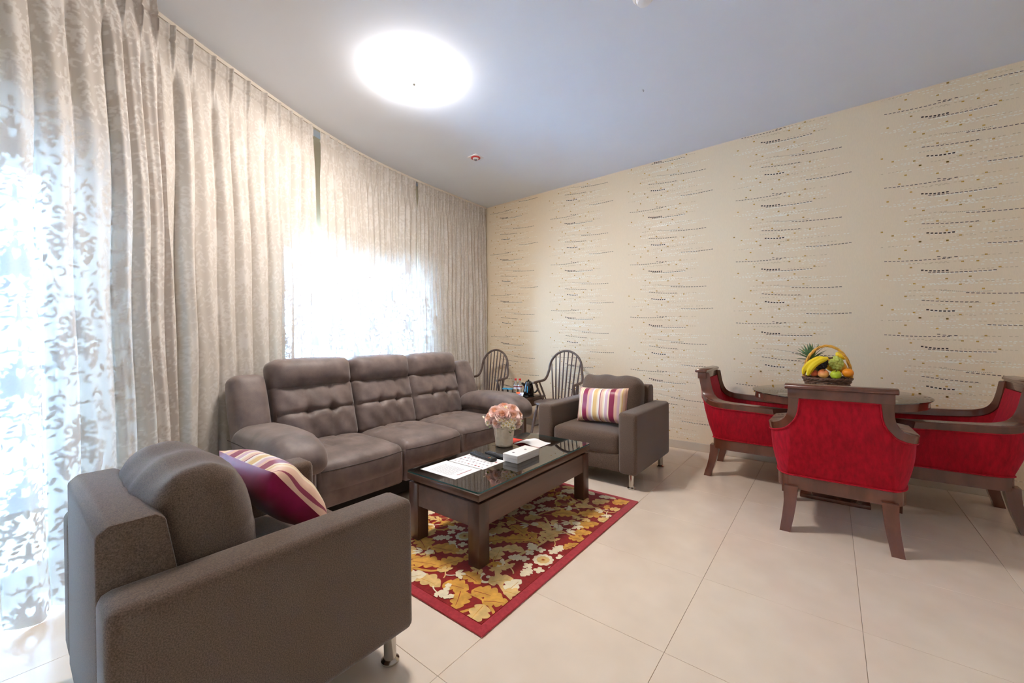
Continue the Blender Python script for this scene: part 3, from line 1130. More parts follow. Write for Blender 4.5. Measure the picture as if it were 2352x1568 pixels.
def leaf(cx, cy, ln, wd, ang, mi, lob=3, curve=0.0):
    L_, R_ = [], []
    n = 30
    ca, sa = math.cos(ang), math.sin(ang)
    for i in range(n + 1):
        t = i / n
        w = wd * (math.sin(PI * t ** 0.8) ** 0.7) * (0.62 + 0.50 * abs(math.sin(lob * PI * (t ** .9))) ** .7)
        x = (t - .5) * ln
        off = curve * ln * math.sin(PI * t)
        for (S, sg) in ((L_, 1), (R_, -1)):
            y = sg * w / 2 + off
            S.append((cx + ca * x - sa * y, cy + sa * x + ca * y))
    poly(L_ + R_[::-1][1:-1], mi)


def ribbon(P, w0, w1, mi, n=20):
    P = bez(*[(p[0], p[1]) for p in P], n=n) if len(P) == 4 else P
    L_, R_ = [], []
    for i, p in enumerate(P):
        a, b = P[max(0, i - 1)], P[min(len(P) - 1, i + 1)]
        dx, dy = b[0] - a[0], b[1] - a[1]
        l = math.hypot(dx, dy) or 1
        w = (w0 + (w1 - w0) * i / (len(P) - 1)) / 2
        L_.append((p[0] - dy / l * w, p[1] + dx / l * w))
        R_.append((p[0] + dy / l * w, p[1] - dx / l * w))
    for i in range(len(P) - 1):
        poly([L_[i], R_[i], R_[i + 1], L_[i + 1]], mi)


def scroll(cx, cy, r0, r1, a0, turns, w0, w1, mi):
    P = []
    for i in range(36):
        t = i / 35
        a = a0 + turns * 2 * PI * t
        r = r0 + (r1 - r0) * t
        P.append((cx + r * math.cos(a), cy + r * math.sin(a)))
    ribbon(P, w0, w1, mi)
    poly([(P[-1][0] + w1 * math.cos(a), P[-1][1] + w1 * math.sin(a)) for a in np.linspace(0, 2 * PI, 12)[:-1]], mi)


def disc(cx, cy, r, mi, pet=0, dep=0.12, rot=0.0):
    poly([(cx + r * (1 - dep + dep * abs(math.cos(pet * a / 2))) * math.cos(a + rot), cy + r * (1 - dep + dep * abs(math.cos(pet * a / 2))) * math.sin(a + rot))
          for a in np.linspace(0, 2 * PI, 49)[:-1]], mi)


def quatre(cx, cy, r, mi, rot=0.0):
    disc(cx, cy, r, mi, 4, 0.5, rot)


def medallion(cx, cy, k=1.0, rot=0.0):
    for i in range(6):
        a = rot + i * PI / 3 + 0.3
        leaf(cx + .150 * k * math.cos(a), cy + .150 * k * math.sin(a), .085 * k, .060 * k, a, 2, 4)
    for i in range(9):
        a = rot + i * 2 * PI / 9
        quatre(cx + .100 * k * math.cos(a), cy + .100 * k * math.sin(a), .030 * k, 2, a)
    disc(cx, cy, .072 * k, 3, 0)
    disc(cx, cy, .058 * k, 2, 10, 0.14)
    disc(cx, cy, .036 * k, 1, 10, 0.10)
    disc(cx, cy, .012 * k, 0)
    disc(cx, cy, .006 * k, 4)


# scrolling stems (gold = 0, sand = 1, cream = 2)
ribbon([(-.272, -1.149), (-.226, -1.222), (-.133, -1.296), (-.039, -1.323)], .030, .016, 1)
ribbon([(-.165, -1.531), (-.130, -1.46), (-.10, -1.40), (-.068, -1.356)], .016, .012, 0)
ribbon([(-.041, -1.445), (-.10, -1.405), (-.17, -1.395), (-.233, -1.419)], .014, .010, 0)
ribbon([(-.266, -1.213), (-.267, -1.116), (-.233, -.971), (-.213, -.825)], .026, .016, 1)
ribbon([(-.213, -.825), (-.20, -.70), (-.30, -.60), (-.392, -.531)], .018, .014, 1)
ribbon([(-.597, -.642), (-.50, -.70), (-.38, -.68), (-.278, -.635)], .012, .016, 1)
ribbon([(-.444, -.525), (-.43, -.40), (-.33, -.28), (-.178, -.179)], .016, .014, 1)
ribbon([(-.278, -.635), (-.18, -.60), (-.10, -.68), (-.036, -.637)], .014, .010, 1)
ribbon([(-.178, -.179), (-.12, -.22), (-.07, -.22), (-.05, -.17)], .014, .008, 1)
ribbon([(-.62, -1.44), (-.52, -1.42), (-.44, -1.38), (-.488, -1.286)], .020, .012, 0)
scroll(-.43, -.235, .095, .030, 1.9, -1.05, .018, .012, 1)
scroll(-.235, -1.272, .045, .014, 2.6, 0.9, .020, .012, 2)
scroll(-.330, -.800, .060, .020, -1.2, 0.9, .020, .014, 0)
scroll(-.86, -1.02, .085, .026, .4, -1.0, .020, .012, 0)
scroll(-.90, -.62, .085, .026, 2.4, 1.0, .020, .012, 1)
scroll(-.83, -.25, .080, .024, .4, 1.0, .020, .012, 0)
scroll(-.78, -1.38, .070, .022, 1.4, -1.0, .020, .012, 1)
for (x, y, k, r) in ((-.110, -.965, 1.0, .2), (-.63, -1.035, 1.0, .5), (-.575, -.468, 1.0, .1), (-1.06, -.80, 1.0, .3), (-1.05, -1.33, .9, 0), (-.98, -.12, .9, .4), (-.13, .03, .0, 0)):
    if k:
        medallion(x, y, k, r)
LEAVES = [(-.300, -.405, .13, .085, .5, 0), (-.150, -.300, .13, .095, .6, 0), (-.105, -.460, .12, .075, 1.0, 0), (-.082, -.575, .10, .060, .7, 0),
          (-.350, -.880, .12, .080, .7, 0), (-.080, .000, .11, .075, .9, 0), (-.310, -1.415, .11, .075, .3, 0), (-.235, -1.475, .11, .070, -1.0, 0),
          (-.150, -1.370, .13, .075, .2, 0), (-.085, -1.385, .10, .065, .5, 0), (-.105, -1.490, .10, .075, -1.4, 1), (-.300, -1.322, .11, .060, -.1, 0),
          (-.580, -1.370, .15, .085, .4, 0), (-.600, -1.215, .15, .080, .3, 0), (-.060, -.750, .09, .040, 1.2, 0), (-.480, -1.285, .12, .075, 1.2, 0),
          (-.215, -.690, .11, .070, 1.3, 1), (-.330, -.650, .11, .065, -.4, 1), (-.440, -.590, .10, .060, .9, 1), (-.260, -.220, .11, .065, .3, 1),
          (-.330, -.130, .11, .065, -.6, 1), (-.200, -.080, .11, .070, 1.0, 1), (-.470, -.050, .12, .070, .2, 2), (-.170, -1.245, .10, .070, .9, 1),
          (-.095, -1.235, .09, .060, 1.6, 2), (-.345, -1.060, .11, .075, 2.0, 1), (-.300, -.980, .10, .065, .4, 1), (-.440, -.960, .11, .075, 1.0, 0),
          (-.420, -.780, .12, .080, -.3, 0), (-.500, -.860, .11, .070, .8, 1), (-.700, -.760, .14, .080, .5, 0), (-.780, -.850, .13, .080, 1.5, 0),
          (-.820, -.470, .14, .085, .4, 0), (-.720, -.280, .13, .080, 1.2, 0), (-.900, -.370, .12, .070, -.4, 1), (-.650, -.150, .13, .080, .6, 0),
          (-.780, -.070, .13, .080, -.2, 0), (-.850, -1.180, .13, .080, .8, 1), (-.760, -1.250, .13, .085, -.4, 0), (-.900, -1.470, .14, .080, .2, 0),
          (-.720, -1.480, .13, .080, .9, 1), (-.450, -1.470, .13, .070, .1, 1), (-.540, -1.490, .11, .080, 1.0, 2), (-1.10, -.55, .12, .080, .7, 0),
          (-1.12, -.33, .12, .080, 1.8, 0), (-1.10, -1.08, .12, .080, .3, 0), (-.40, -1.17, .12, .08, .5, 0), (-.53, -.27, .09, .06, .9, 2),
          (-.06, -.14, .07, .05, .4, 1), (-.06, -.33, .07, .05, 1.4, 1), (-.07, -.66, .09, .055, .2, 0), (-.06, -1.29, .08, .05, .2, 1), (-.20, .02, .10, .05, .3, 2),
          (-.36, .02, .10, .055, -.2, 2), (-.52, .02, .10, .05, .2, 1)]
for (x, y, l, w, a, mi) in LEAVES:
    l, w = l * 1.28, w * 1.30
    leaf(x, y, l, w, a, mi, 4 if mi == 0 else 3, 0.10)
    ribbon([(x - .42 * l * math.cos(a), y - .42 * l * math.sin(a)), (x - .1 * l * math.cos(a), y - .1 * l * math.sin(a) + .004),
            (x + .1 * l * math.cos(a), y + .1 * l * math.sin(a) + .006), (x + .3 * l * math.cos(a), y + .3 * l * math.sin(a))], .004, .002, 4 if mi == 0 else 0, 6)
# small sprigs fill the ground between the large leaves
_r = random.Random(21)
_taken = [(q[0], q[1], .062) for q in LEAVES] + [(-.11, -.965, .17), (-.63, -1.035, .17), (-.575, -.468, .17), (-1.06, -.8, .17), (-1.05, -1.33, .15), (-.98, -.12, .15)]
for _t in range(2600):
    x, y = _r.uniform(RX0 + .07, RX1 - .07), _r.uniform(RY0 + .07, RY1 - .07)
    if any((x - p) ** 2 + (y - q) ** 2 < (r + .020) ** 2 for p, q, r in _taken):
        continue
    _taken.append((x, y, .030))
    a, mi = _r.uniform(0, 2 * PI), _r.choice((0, 1, 1, 2))
    ribbon([(x - .055 * math.cos(a), y - .055 * math.sin(a)), (x - .03 * math.cos(a + .5), y - .03 * math.sin(a + .5)), (x, y), (x + .02 * math.cos(a), y + .02 * math.sin(a))], .007, .005, mi, 8)
    for da in (-.9, 0, .9):
        leaf(x + .026 * math.cos(a + da), y + .026 * math.sin(a + da), .052, .026, a + da, mi, 2, .12)
for (x, y) in ((-.345, -1.43), (-.330, -1.455), (-.312, -1.478), (-.29, -1.495), (-.275, -1.48)):
    disc(x, y, .017, 2, 5, .2)
for (x, y, a) in ((-.20, -.50, .6), (-.40, -.68, .9), (-.68, -1.30, .5), (-.72, -.60, 2.0)):
    disc(x + .03 * math.cos(a), y + .03 * math.sin(a), .026, 2, 5, .15)
    for k in (-.5, 0, .5):
        leaf(x - .04 * math.cos(a + k), y - .04 * math.sin(a + k), .06, .014, a + k, 2, 1)
tag(wobj(g, 'rug_flowers', ['ruggold', 'rugsand', 'rugcream', 'rugred', 'rugred'], rug, smooth=0), kind='stuff')

# ------------------------------------------------------------------ coffee table
RZ0 = 0.0145
ct = thing('coffee_table', 'dark walnut coffee table with a clear glass top standing on the rug', 'table', (-0.5975, -0.6525, RZ0))
LX0, LX1, LY0, LY1 = -0.882, -0.312, -1.247, -0.058
for (xa, ya) in ((LX0, LY0), (LX1 - .08, LY0), (LX0, LY1 - .08), (LX1 - .08, LY1 - .08)):
    g = G()
    rbox(g, xa, xa + .08, ya, ya + .08, RZ0, 0.349, 0.004, 2)
    wobj(g, 'leg', 'wood', ct)
for (a, b, c, d) in ((LX0 + .08, LX1 - .08, LY0 + .004, LY0 + .028), (LX0 + .08, LX1 - .08, LY1 - .028, LY1 - .004),
                     (LX0 + .004, LX0 + .028, LY0 + .08, LY1 - .08), (LX1 - .028, LX1 - .004, LY0 + .08, LY1 - .08)):
    g = G()
    rbox(g, a, b, c, d, 0.218, 0.347, 0.003, 1)
    wobj(g, 'apron', 'wood_h', ct)
g = G()
rbox(g, LX0 + .02, LX1 - .02, LY0 + .02, LY1 - .02, 0.345, 0.366, 0.002, 1)
wobj(g, 'spacer', 'wood', ct)
g = G()
rbox(g, LX0 - .008, LX1 + .008, LY0 - .008, LY1 + .008, 0.364, 0.402, 0.006, 2)
wobj(g, 'table_top', 'wood_h', ct)
g = G()
rbox(g, LX0 + .072, LX1 - .072, LY0 + .072, LY1 - .072, 0.400, 0.4028, 0.001, 1)
wobj(g, 'inset_panel', 'wood', ct)
TZ = 0.4155
g = G()
gx0, gx1, gy0, gy1, cr_ = LX0 - .010, LX1 + .010, LY0 - .010, LY1 + .010, 0.02
ring = []
for (cx, cy, a0) in ((gx1 - cr_, gy1 - cr_, 0), (gx0 + cr_, gy1 - cr_, PI / 2), (gx0 + cr_, gy0 + cr_, PI), (gx1 - cr_, gy0 + cr_, 1.5 * PI)):
    ring += [(cx + cr_ * math.cos(a0 + t), cy + cr_ * math.sin(a0 + t)) for t in np.linspace(0, PI / 2, 6)]
n = len(ring)
g.add([(x, y, 0.4075) for x, y in ring] + [(x, y, TZ) for x, y in ring], [tuple(range(n))[::-1], tuple(range(n, 2 * n))], 0)
g.add([(x, y, 0.4075) for x, y in ring] + [(x, y, TZ) for x, y in ring], [(i, (i + 1) % n, n + (i + 1) % n, n + i) for i in range(n)], 1)
wobj(g, 'glass_top', ['glass', 'glassedge'], ct, smooth=30)
for (x, y) in ((LX0 + .03, LY0 + .03), (LX1 - .03, LY0 + .03), (LX0 + .03, LY1 - .03), (LX1 - .03, LY1 - .03)):
    g = G()
    lathe(g, [(.011, .402), (.011, .4075)], 14, (x, y, 0))
    wobj(g, 'bumper', 'pet', ct)


# ------------------------------------------------------------------ things on the coffee table
def sheet(name, label, x0, x1, y0, y1, z, group=None):
    o = thing(name, label, 'paper', ((x0 + x1) / 2, (y0 + y1) / 2, z), 0, group)
    g = G()
    g.add(box_v(x0, x1, y0, y1, z, z + 0.0012), BOXF)
    wobj(g, 'page', 'white', o, 0)
    return o


pz = TZ + 0.0004
pa = sheet('paper_sheet', 'white printed sheet with grey text lines and a red rule on the glass table', -.838, -.538, -1.195, -.985, pz, 'sheets on the coffee table')
g = G()
rr = random.Random(3)
for i in range(10):
    y = -1.165 + .013 * i
    x = -.79
    while x < -.62:
        w = rr.uniform(.008, .028)
        g.add([(x, y, pz + .0016), (x + w, y, pz + .0016), (x + w, y + .005, pz + .0016), (x, y + .005, pz + .0016)], [(0, 1, 2, 3)], 0)
        x += w + .004
g.add([(-.585, -1.14, pz + .0016), (-.579, -1.14, pz + .0016), (-.579, -1.02, pz + .0016), (-.585, -1.02, pz + .0016)], [(0, 1, 2, 3)], 1)
tag(wobj(g, 'print', ['print', 'printr'], pa, 0), kind='stuff')
pb = sheet('paper_sheet', 'white sheet printed with rows of small pictures lying under the remote control', -.822, -.528, -.979, -.765, pz, 'sheets on the coffee table')
g = G()
for i in range(9):
    for j in range(4):
        x, y = -.80 + .029 * i, -.955 + .042 * j
        w, h = rr.uniform(.010, .019), rr.uniform(.010, .022)
        mi = 1 if rr.random() < .15 else 0
        g.add([(x, y, pz + .0016), (x + w, y, pz + .0016), (x + w * .9, y + h, pz + .0016), (x + w * .2, y + h * .9, pz + .0016)], [(0, 1, 2, 3)], mi)
tag(wobj(g, 'print', ['printm', 'printr'], pb, 0), kind='stuff')

bx = thing('phone_box', 'shallow white carton with two tiny dark marks on its lid', 'box', (-.49, -.650, TZ))
g = G()
rbox(g, -.548, -.430, -.768, -.530, TZ + .0005, TZ + .026, .0015, 1)
wobj(g, 'tray', 'whitebox', bx)
g = G()
rbox(g, -.5485, -.4295, -.7685, -.5295, TZ + .0262, TZ + .049, .0015, 1)
wobj(g, 'lid', 'whitebox', bx)
for (x, y) in ((-.500, -.718), (-.485, -.610)):
    g = G()
    z = TZ + .0494
    P = []
    for a in np.linspace(0, 2 * PI, 30)[:-1]:
        r = .0095 * (1 - .10 * math.cos(2 * a)) - .0045 * math.exp(-((a - PI / 2) / .35) ** 2)
        P.append((x + r * math.cos(a), y + r * math.sin(a), z))
    g.add(P, [tuple(range(len(P)))], 0)
    wobj(g, 'logo', 'printd', bx, 0)


def remote(label, x, y, rz, ln=.20, wd=.046, coloured=True, z=0):
    o = thing('remote_control', label, 'remote', (x, y, z), rz, 'remote controls on the table')
    g = G()
    rbox(g, -ln / 2, ln / 2, -wd / 2, wd / 2, 0.0008, 0.019, .007, 3)
    g.obj('body', 'blackpl', o)
    km = G()
    rbox(km, -.0042, .0042, -.003, .003, 0.018, 0.0212, .001, 1)
    me = {k: km.mesh('key', k) for k in ('key', 'keyred', 'keyyel')}
    nx = 12
    for i in range(nx):
        for j in range(4):
            if (i in (5, 6) and j in (0, 3)):
                continue
            mk = 'key'
            if coloured and i == nx - 2 and j < 2:
                mk = 'keyred' if j == 0 else 'keyyel'
            link('key', me[mk], o, (-ln / 2 + .022 + i * (ln - .04) / (nx - 1), -wd / 2 + .009 + j * (wd - .018) / 3, 0))
    return o


remote('long black remote control with coloured keys lying on the printed sheet', -.690, -.800, -0.18, .235, .052, True, pz + .0016)
remote('slim black remote control between its larger twin and the white carton', -.645, -.722, -0.10, .185, .042, False, TZ)

bk = thing('booklet', 'open white booklet lying behind the flower pot', 'booklet', (-.62, -.365, TZ))
g = G()
NX = 14
V = []
for i in range(NX + 1):
    t = i / NX
    x = -.745 + .215 * t
    zc = TZ + .002 + .022 * math.sin(PI * min(1, t * 1.15)) ** 2 * (1 - t) * 1.2
    V += [(x, -.400 + .02 * t, zc), (x, -.24 + .01 * t, zc), (x, -.400 + .02 * t, zc + .0015), (x, -.24 + .01 * t, zc + .0015)]
F = []
for i in range(NX):
    a, b = 4 * i, 4 * i + 4
    F += [(a + 2, b + 2, b + 3, a + 3), (a, a + 1, b + 1, b), (a, b, b + 2, a + 2), (a + 1, a + 3, b + 3, b + 1)]
F += [(0, 2, 3, 1), (4 * NX, 4 * NX + 1, 4 * NX + 3, 4 * NX + 2)]
g.add(V, F)
wobj(g, 'page', 'white', bk)
g = G()
rbox(g, -.75, -.53, -.405, -.235, TZ + .0003, TZ + .0018, .0004, 1)
wobj(g, 'cover', 'printr', bk)
g = G()
rbox(g, -.865, -.762, -.395, -.270, TZ + .0004, TZ + .0020, .0004, 1)
tag(g.obj('red_card', 'redcard'), 'small red card lying behind the flower pot', 'card')

# ------------------------------------------------------------------ pot of artificial roses
VX, VY = -.775, -.478
fl = thing('flower_pot', 'cream relief pot of pink artificial roses and small white blossoms', 'flowers', (VX, VY, TZ))
g = G()
lathe(g, [(.056, .0006), (.062, .004), (.066, .02), (.064, .03), (.068, .06), (.070, .09), (.073, .11), (.077, .125), (.080, .135), (.079, .148), (.084, .158), (.078, .162), (.072, .150), (.068, .12)], 56,
      lobes=lambda a, z: 1 + .048 * math.sin(6 * a + 60 * z) * math.sin(z * 55) + .014 * math.sin(17 * a + 90 * z))
g.obj('pot', 'pot', fl, 60)

def rose_mesh(seed, R=.042):
    rg = random.Random(seed)
    g = G()
    # whorls of cupped petals from the heart outwards
    for ring, (cnt, rad, open_, hgt) in enumerate(((1, .20, .10, .80), (3, .30, .22, .85), (4, .50, .40, .80), (5, .74, .66, .62), (6, .95, 1.0, .40))):
        for k in range(cnt):
            a0 = 2 * PI * k / cnt + ring * .7 + rg.uniform(-.2, .2)
            span = (2 * PI if cnt == 1 else 2.6 * PI / cnt)
            nu, nv = 8, 5
            V, F = [], []
            for i in range(nu + 1):
                for j in range(nv + 1):
                    u, v = i / nu * 2 - 1, j / nv
                    edge = 1 - .25 * abs(u) ** 3
                    r = rad * (.30 + .70 * math.sin(v * PI * .5) ** .8) + open_ * .22 * v ** 3 + .03 * math.sin(5 * u + ring)
                    z = -.55 + (hgt + .50) * (v ** (1.0 + .5 * open_)) * edge - open_ * .28 * max(0, v - .72) * 2
                    a = a0 + u * span / 2 * (.35 + .65 * math.sin(v * PI * .55 + .1))
                    V.append((R * r * math.cos(a), R * r * math.sin(a), R * z))
            for i in range(nu):
                for j in range(nv):
                    q = i * (nv + 1) + j
                    F.append((q, q + nv + 1, q + nv + 2, q + 1))
            g.add(V, F, 1 if ring < 2 else 0)
    return g


roses = [rose_mesh(s_).mesh('rose', ['rose', 'roseheart'], 60) for s_ in (1, 2, 3)]
CAMD = Vector((1.0989 - VX, -2.7507 - VY, 0)).normalized()
RT = Vector((-CAMD.y, CAMD.x, 0))                       # sideways across the bunch, as seen from the seats
ROSE = [(-.062, .255, .05, 1.0, -.5, .5), (.058, .262, .03, 1.1, .4, .6), (-.012, .238, .085, 1.15, -.05, .25), (.062, .225, .075, 1.1, .35, .2), (-.098, .205, .03, 1.05, -.9, .1),
        (-.050, .182, .085, .80, -.5, -.35), (.098, .215, -.01, 1.0, 1.0, .2), (.088, .175, .06, .9, .8, -.3), (.0, .272, -.02, 1.0, 0, 1.2), (-.07, .245, -.06, 1.0, -.6, .6),
        (.05, .24, -.08, 1.0, .5, .5), (-.02, .20, -.10, 1.0, 0, -.1)]
for i, (sx, z, dp, k, ax, az) in enumerate(ROSE):
    o = link('rose', roses[i % 3], fl)
    d = (CAMD * (0.75 if dp > -.03 else -.75) + RT * ax + Vector((0, 0, az + .35))).normalized()
    q = d.to_track_quat('Z', 'Y')
    o.matrix_local = Matrix.Translation(RT * sx + CAMD * dp + Vector((0, 0, z))) @ q.to_matrix().to_4x4() @ Matrix.Rotation(i * 1.3, 4, 'Z') @ Matrix.Scale(k, 4)
g = G()
for i in range(5):
    a = 2 * PI * i / 5
    V = [(0, 0, 0)]
    for t in np.linspace(-.55, .55, 5):
        V.append((.019 * math.cos(a + t), .019 * math.sin(a + t), .004 + .002 * math.cos(t * 4)))
    g.add(V, [(0, k, k + 1) for k in range(1, 5)], 0)
sphere(g, (0, 0, .002), .0045, 8, 5, mi=1)
blo = g.mesh('blossom', ['blossom', 'keyyel'], 0)
for i, (sx, z, dp) in enumerate(((.022, .205, .10), (.040, .190, .105), (.014, .185, .11), (.030, .172, .11), (.052, .205, .10), (.000, .200, .11), (.02, .262, .06), (-.015, .268, .05), (.012, .28, .03), (.062, .182, .105), (.075, .200, .095), (.045, .160, .108), (-.005, .170, .110), (-.030, .205, .105), (.105, .190, .06), (.115, .170, .04), (-.115, .175, .05), (.066, .150, .10))):
    o = link('blossom', blo, fl)
    d = (CAMD + RT * (sx * 6) + Vector((0, 0, .5))).normalized()
    o.matrix_local = Matrix.Translation(RT * sx + CAMD * dp + Vector((0, 0, z))) @ d.to_track_quat('Z', 'Y').to_matrix().to_4x4() @ Matrix.Rotation(i, 4, 'Z')
rq = random.Random(5)
sprig = []
for i in range(44):
    a = rq.uniform(0, 2 * PI)
    c = RT * (math.sin(a) * rq.uniform(.05, .13)) + CAMD * (math.cos(a) * .10)
    sprig.append((c.x, c.y, rq.uniform(.12, .21)))
for i in range(16):
    c = RT * rq.uniform(.02, .085) + CAMD * rq.uniform(.085, .105)
    sprig.append((c.x, c.y, rq.uniform(.085, .175)))
for (x, y, z) in ((-.13, 0, .19),):
    for k in range(4):
        c = RT * (-.128 - .006 * k) + CAMD * .04
        sprig.append((c.x, c.y, .17 + .012 * k))
g = G()
for (x, y, z) in sprig:
    a, t = rq.uniform(0, 6.3), rq.uniform(-.5, .8)
    d = Vector((math.cos(a) * math.cos(t), math.sin(a) * math.cos(t), math.sin(t)))
    s2 = d.cross(Vector((0, 0, 1))).normalized()
    p = Vector((x, y, z))
    l, w = rq.uniform(.020, .038), rq.uniform(.007, .012)
    g.add([tuple(p), tuple(p + d * l * .5 + s2 * w), tuple(p + d * l), tuple(p + d * l * .5 - s2 * w + Vector((0, 0, .003)))], [(0, 1, 2, 3)], rq.choice((0, 0, 1, 2, 2)))
for i in range(12):
    a = rq.uniform(0, 2 * PI)
    tube(g, [(0.02 * math.cos(a), .02 * math.sin(a), .14), (.05 * math.cos(a), .05 * math.sin(a), .18), (.08 * math.cos(a), .08 * math.sin(a), .20)], .0022, 5, mi=0)
tag(g.obj('greenery', ['leaf', 'leafpale', 'blossom'], fl, 0), kind='stuff')


# ------------------------------------------------------------------ windsor chairs
def windsor(label, x, y):
    o = thing('windsor_chair', label, 'chair', (x, y, 0), 0, 'spindle-back armchairs by the papered wall')
    # local frame: the sitter faces -y, bow plane at y = 0
    W, ZA, ZT = .262, .665, 1.035
    P = []
    P += bez((-W - .015, -.275, ZA - .010), (-W - .012, -.18, ZA), (-W - .008, -.10, ZA), (-W + .0, -.055, ZA + .008), 8)
    P += bez((-W, -.05, ZA + .010), (-W + .008, -.005, ZA + .03), (-W + .02, .005, ZA + .09), (-W + .035, .012, ZA + .14), 6)[1:]
    P += [(-.215 * math.cos(a) - .012 * math.cos(a), .014 + .035 * math.sin(a), ZA + .15 + (ZT - ZA - .15) * math.sin(a)) for a in np.linspace(.05, PI / 2, 14)]
    mir = [(-px, py, pz_) for px, py, pz_ in P[::-1]][1:]
    g = G()
    tube(g, P + mir, .0160, 10, sq=.85)
    g.obj('bow', 'windsor', o, 60)
    bowpts = P + mir
    ZS = .445
    for i in range(8):
        t = (i - 3.5) / 3.5
        xb = .150 * t
        xt = .205 * t
        # height of the bow at xt
        c = min(1, abs(xt) / .227)
        zt = ZA + .15 + (ZT - ZA - .15) * math.sqrt(max(0, 1 - c * c))
        yt = .014 + .035 * math.sqrt(max(0, 1 - c * c))
        g = G()
        a, b = Vector((xb, -.045 - .02 * (1 - t * t) + .02, ZS - .006)), Vector((xt, yt, zt))
        tube(g, [tuple(a.lerp(b, k / 6)) for k in range(7)], [.0080, .0092, .0100, .0095, .0085, .0076, .0070], 8)
        g.obj('spindle', 'windsor', o, 60)
    for sx in (-1, 1):
        for (ya, yb2) in ((-.245, -.155), (-.150, -.090)):
            g = G()
            a, b = Vector((sx * (W + .008), ya, ZA - .006)), Vector((sx * .215, yb2, ZS - .006))
            tube(g, [tuple(a.lerp(b, k / 6)) for k in range(7)], [.0075, .0095, .0125, .012, .010, .0085, .0075], 8)
            g.obj('arm_post', 'windsor', o, 60)
    # saddle seat
    g = G()
    n, V, F = 40, [], []
    prof = ((.0, ZS - .010), (.45, ZS - .012), (.8, ZS - .002), (.96, ZS + .002), (1.0, ZS - .006), (1.0, ZS - .022), (.90, ZS - .036), (.0, ZS - .038))
    for (k, z) in prof:
        for j in range(n):
            a = 2 * PI * j / n
            ca, sa = math.cos(a), math.sin(a)
            rx = .255 * (abs(ca) ** .75) * (1 if ca >= 0 else -1)
            ry = .225 * (abs(sa) ** .8) * (1 if sa >= 0 else -1)
            V.append((rx * k * (1.0 - .10 * max(0, sa)), -.195 + ry * k, z))
    for i in range(len(prof) - 1):
        for j in range(n):
            j2 = (j + 1) % n
            F.append((i * n + j, (i + 1) * n + j, (i + 1) * n + j2, i * n + j2))
    g.add(V, F)
    g.obj('seat', 'windsor', o, 50)
    feet = []
    for sx in (-1, 1):
        for (yt, yb2) in ((-.34, -.405), (-.07, .025)):
            a, b = Vector((sx * .165, yt, ZS - .026)), Vector((sx * .235, yb2, 0.0))
            g = G()
            tube(g, [tuple(a.lerp(b, k / 8)) for k in range(9)], [.012, .015, .018, .0185, .018, .017, .015, .013, .0115], 10)
            g.obj('leg', 'windsor', o, 60)
            feet.append((a, b))
    for i in (0, 2):
        p, q = feet[i][0].lerp(feet[i][1], .62), feet[i + 1][0].lerp(feet[i + 1][1], .62)
        g = G()
        tube(g, [tuple(p.lerp(q, k / 6)) for k in range(7)], [.007, .009, .0115, .0125, .0115, .009, .007], 8)
        g.obj('stretcher', 'windsor', o, 60)
    p = feet[0][0].lerp(feet[0][1], .62).lerp(feet[1][0].lerp(feet[1][1], .62), .5)
    q = feet[2][0].lerp(feet[2][1], .62).lerp(feet[3][0].lerp(feet[3][1], .62), .5)
    g = G()
    tube(g, [tuple(p.lerp(q, k / 6)) for k in range(7)], [.007, .009, .0115, .0125, .0115, .009, .007], 8)
    g.obj('stretcher', 'windsor', o, 60)
    return o


windsor('grey-brown wooden spindle armchair beside the dark side table, next to the brown armchair', -1.445, 1.50)
windsor('grey-brown wooden spindle armchair in the corner between the curtain and the side table', -2.525, 1.44)

# ------------------------------------------------------------------ side table and tea things
stb = thing('side_table', 'small dark wooden side table between the two spindle armchairs', 'table', (-1.985, 1.29, 0))
SX0, SX1, SY0, SY1, SZ = -2.235, -1.735, 1.06, 1.52, .475
g = G()
rbox(g, SX0, SX1, SY0, SY1, SZ - .028, SZ, .004, 2)
wobj(g, 'table_top', 'wood_h', stb)
for (a, b, c, d) in ((SX0 + .05, SX1 - .05, SY0 + .025, SY0 + .045), (SX0 + .05, SX1 - .05, SY1 - .045, SY1 - .025), (SX0 + .025, SX0 + .045, SY0 + .05, SY1 - .05), (SX1 - .045, SX1 - .025, SY0 + .05, SY1 - .05)):
    g = G()
    rbox(g, a, b, c, d, SZ - .11, SZ - .028, .002, 1)
    wobj(g, 'apron', 'wood', stb)
for (a, c) in ((SX0 + .015, SY0 + .015), (SX1 - .065, SY0 + .015), (SX0 + .015, SY1 - .065), (SX1 - .065, SY1 - .065)):
    g = G()
    rbox(g, a, a + .05, c, c + .05, 0, SZ - .028, .003, 1)
    wobj(g, 'leg', 'wood', stb)

kx, ky = -1.825, 1.275
kt = thing('kettle', 'glossy black electric kettle on the dark side table', 'kettle', (kx, ky, SZ), .66)
g = G()
lathe(g, [(.075, .001), (.078, .004), (.078, .016), (.070, .020)], 32)
g.obj('power_base', 'kettle', kt)
g = G()
lathe(g, [(.064, .021), (.068, .026), (.067, .06), (.063, .10), (.057, .135), (.050, .160), (.042, .176)], 32)
kb = g.obj('body', 'kettle', kt, 60)
g = G()
tube(g, [(r_ * math.cos(-1.85), r_ * math.sin(-1.85), z_) for r_, z_ in ((.0672, .06), (.0650, .085), (.0625, .11), (.0590, .135))], .0042, 8)
g.obj('water_gauge', 'cyan', kb)
g = G()
lathe(g, [(.042, .175), (.038, .186), (.024, .195), (.010, .199)], 28)
ld = g.obj('lid', 'kettle', kt, 60)
g = G()
lathe(g, [(.009, .198), (.012, .204), (.009, .211), (.002, .213)], 16)
g.obj('knob', 'kettle', ld, 60)
g = G()
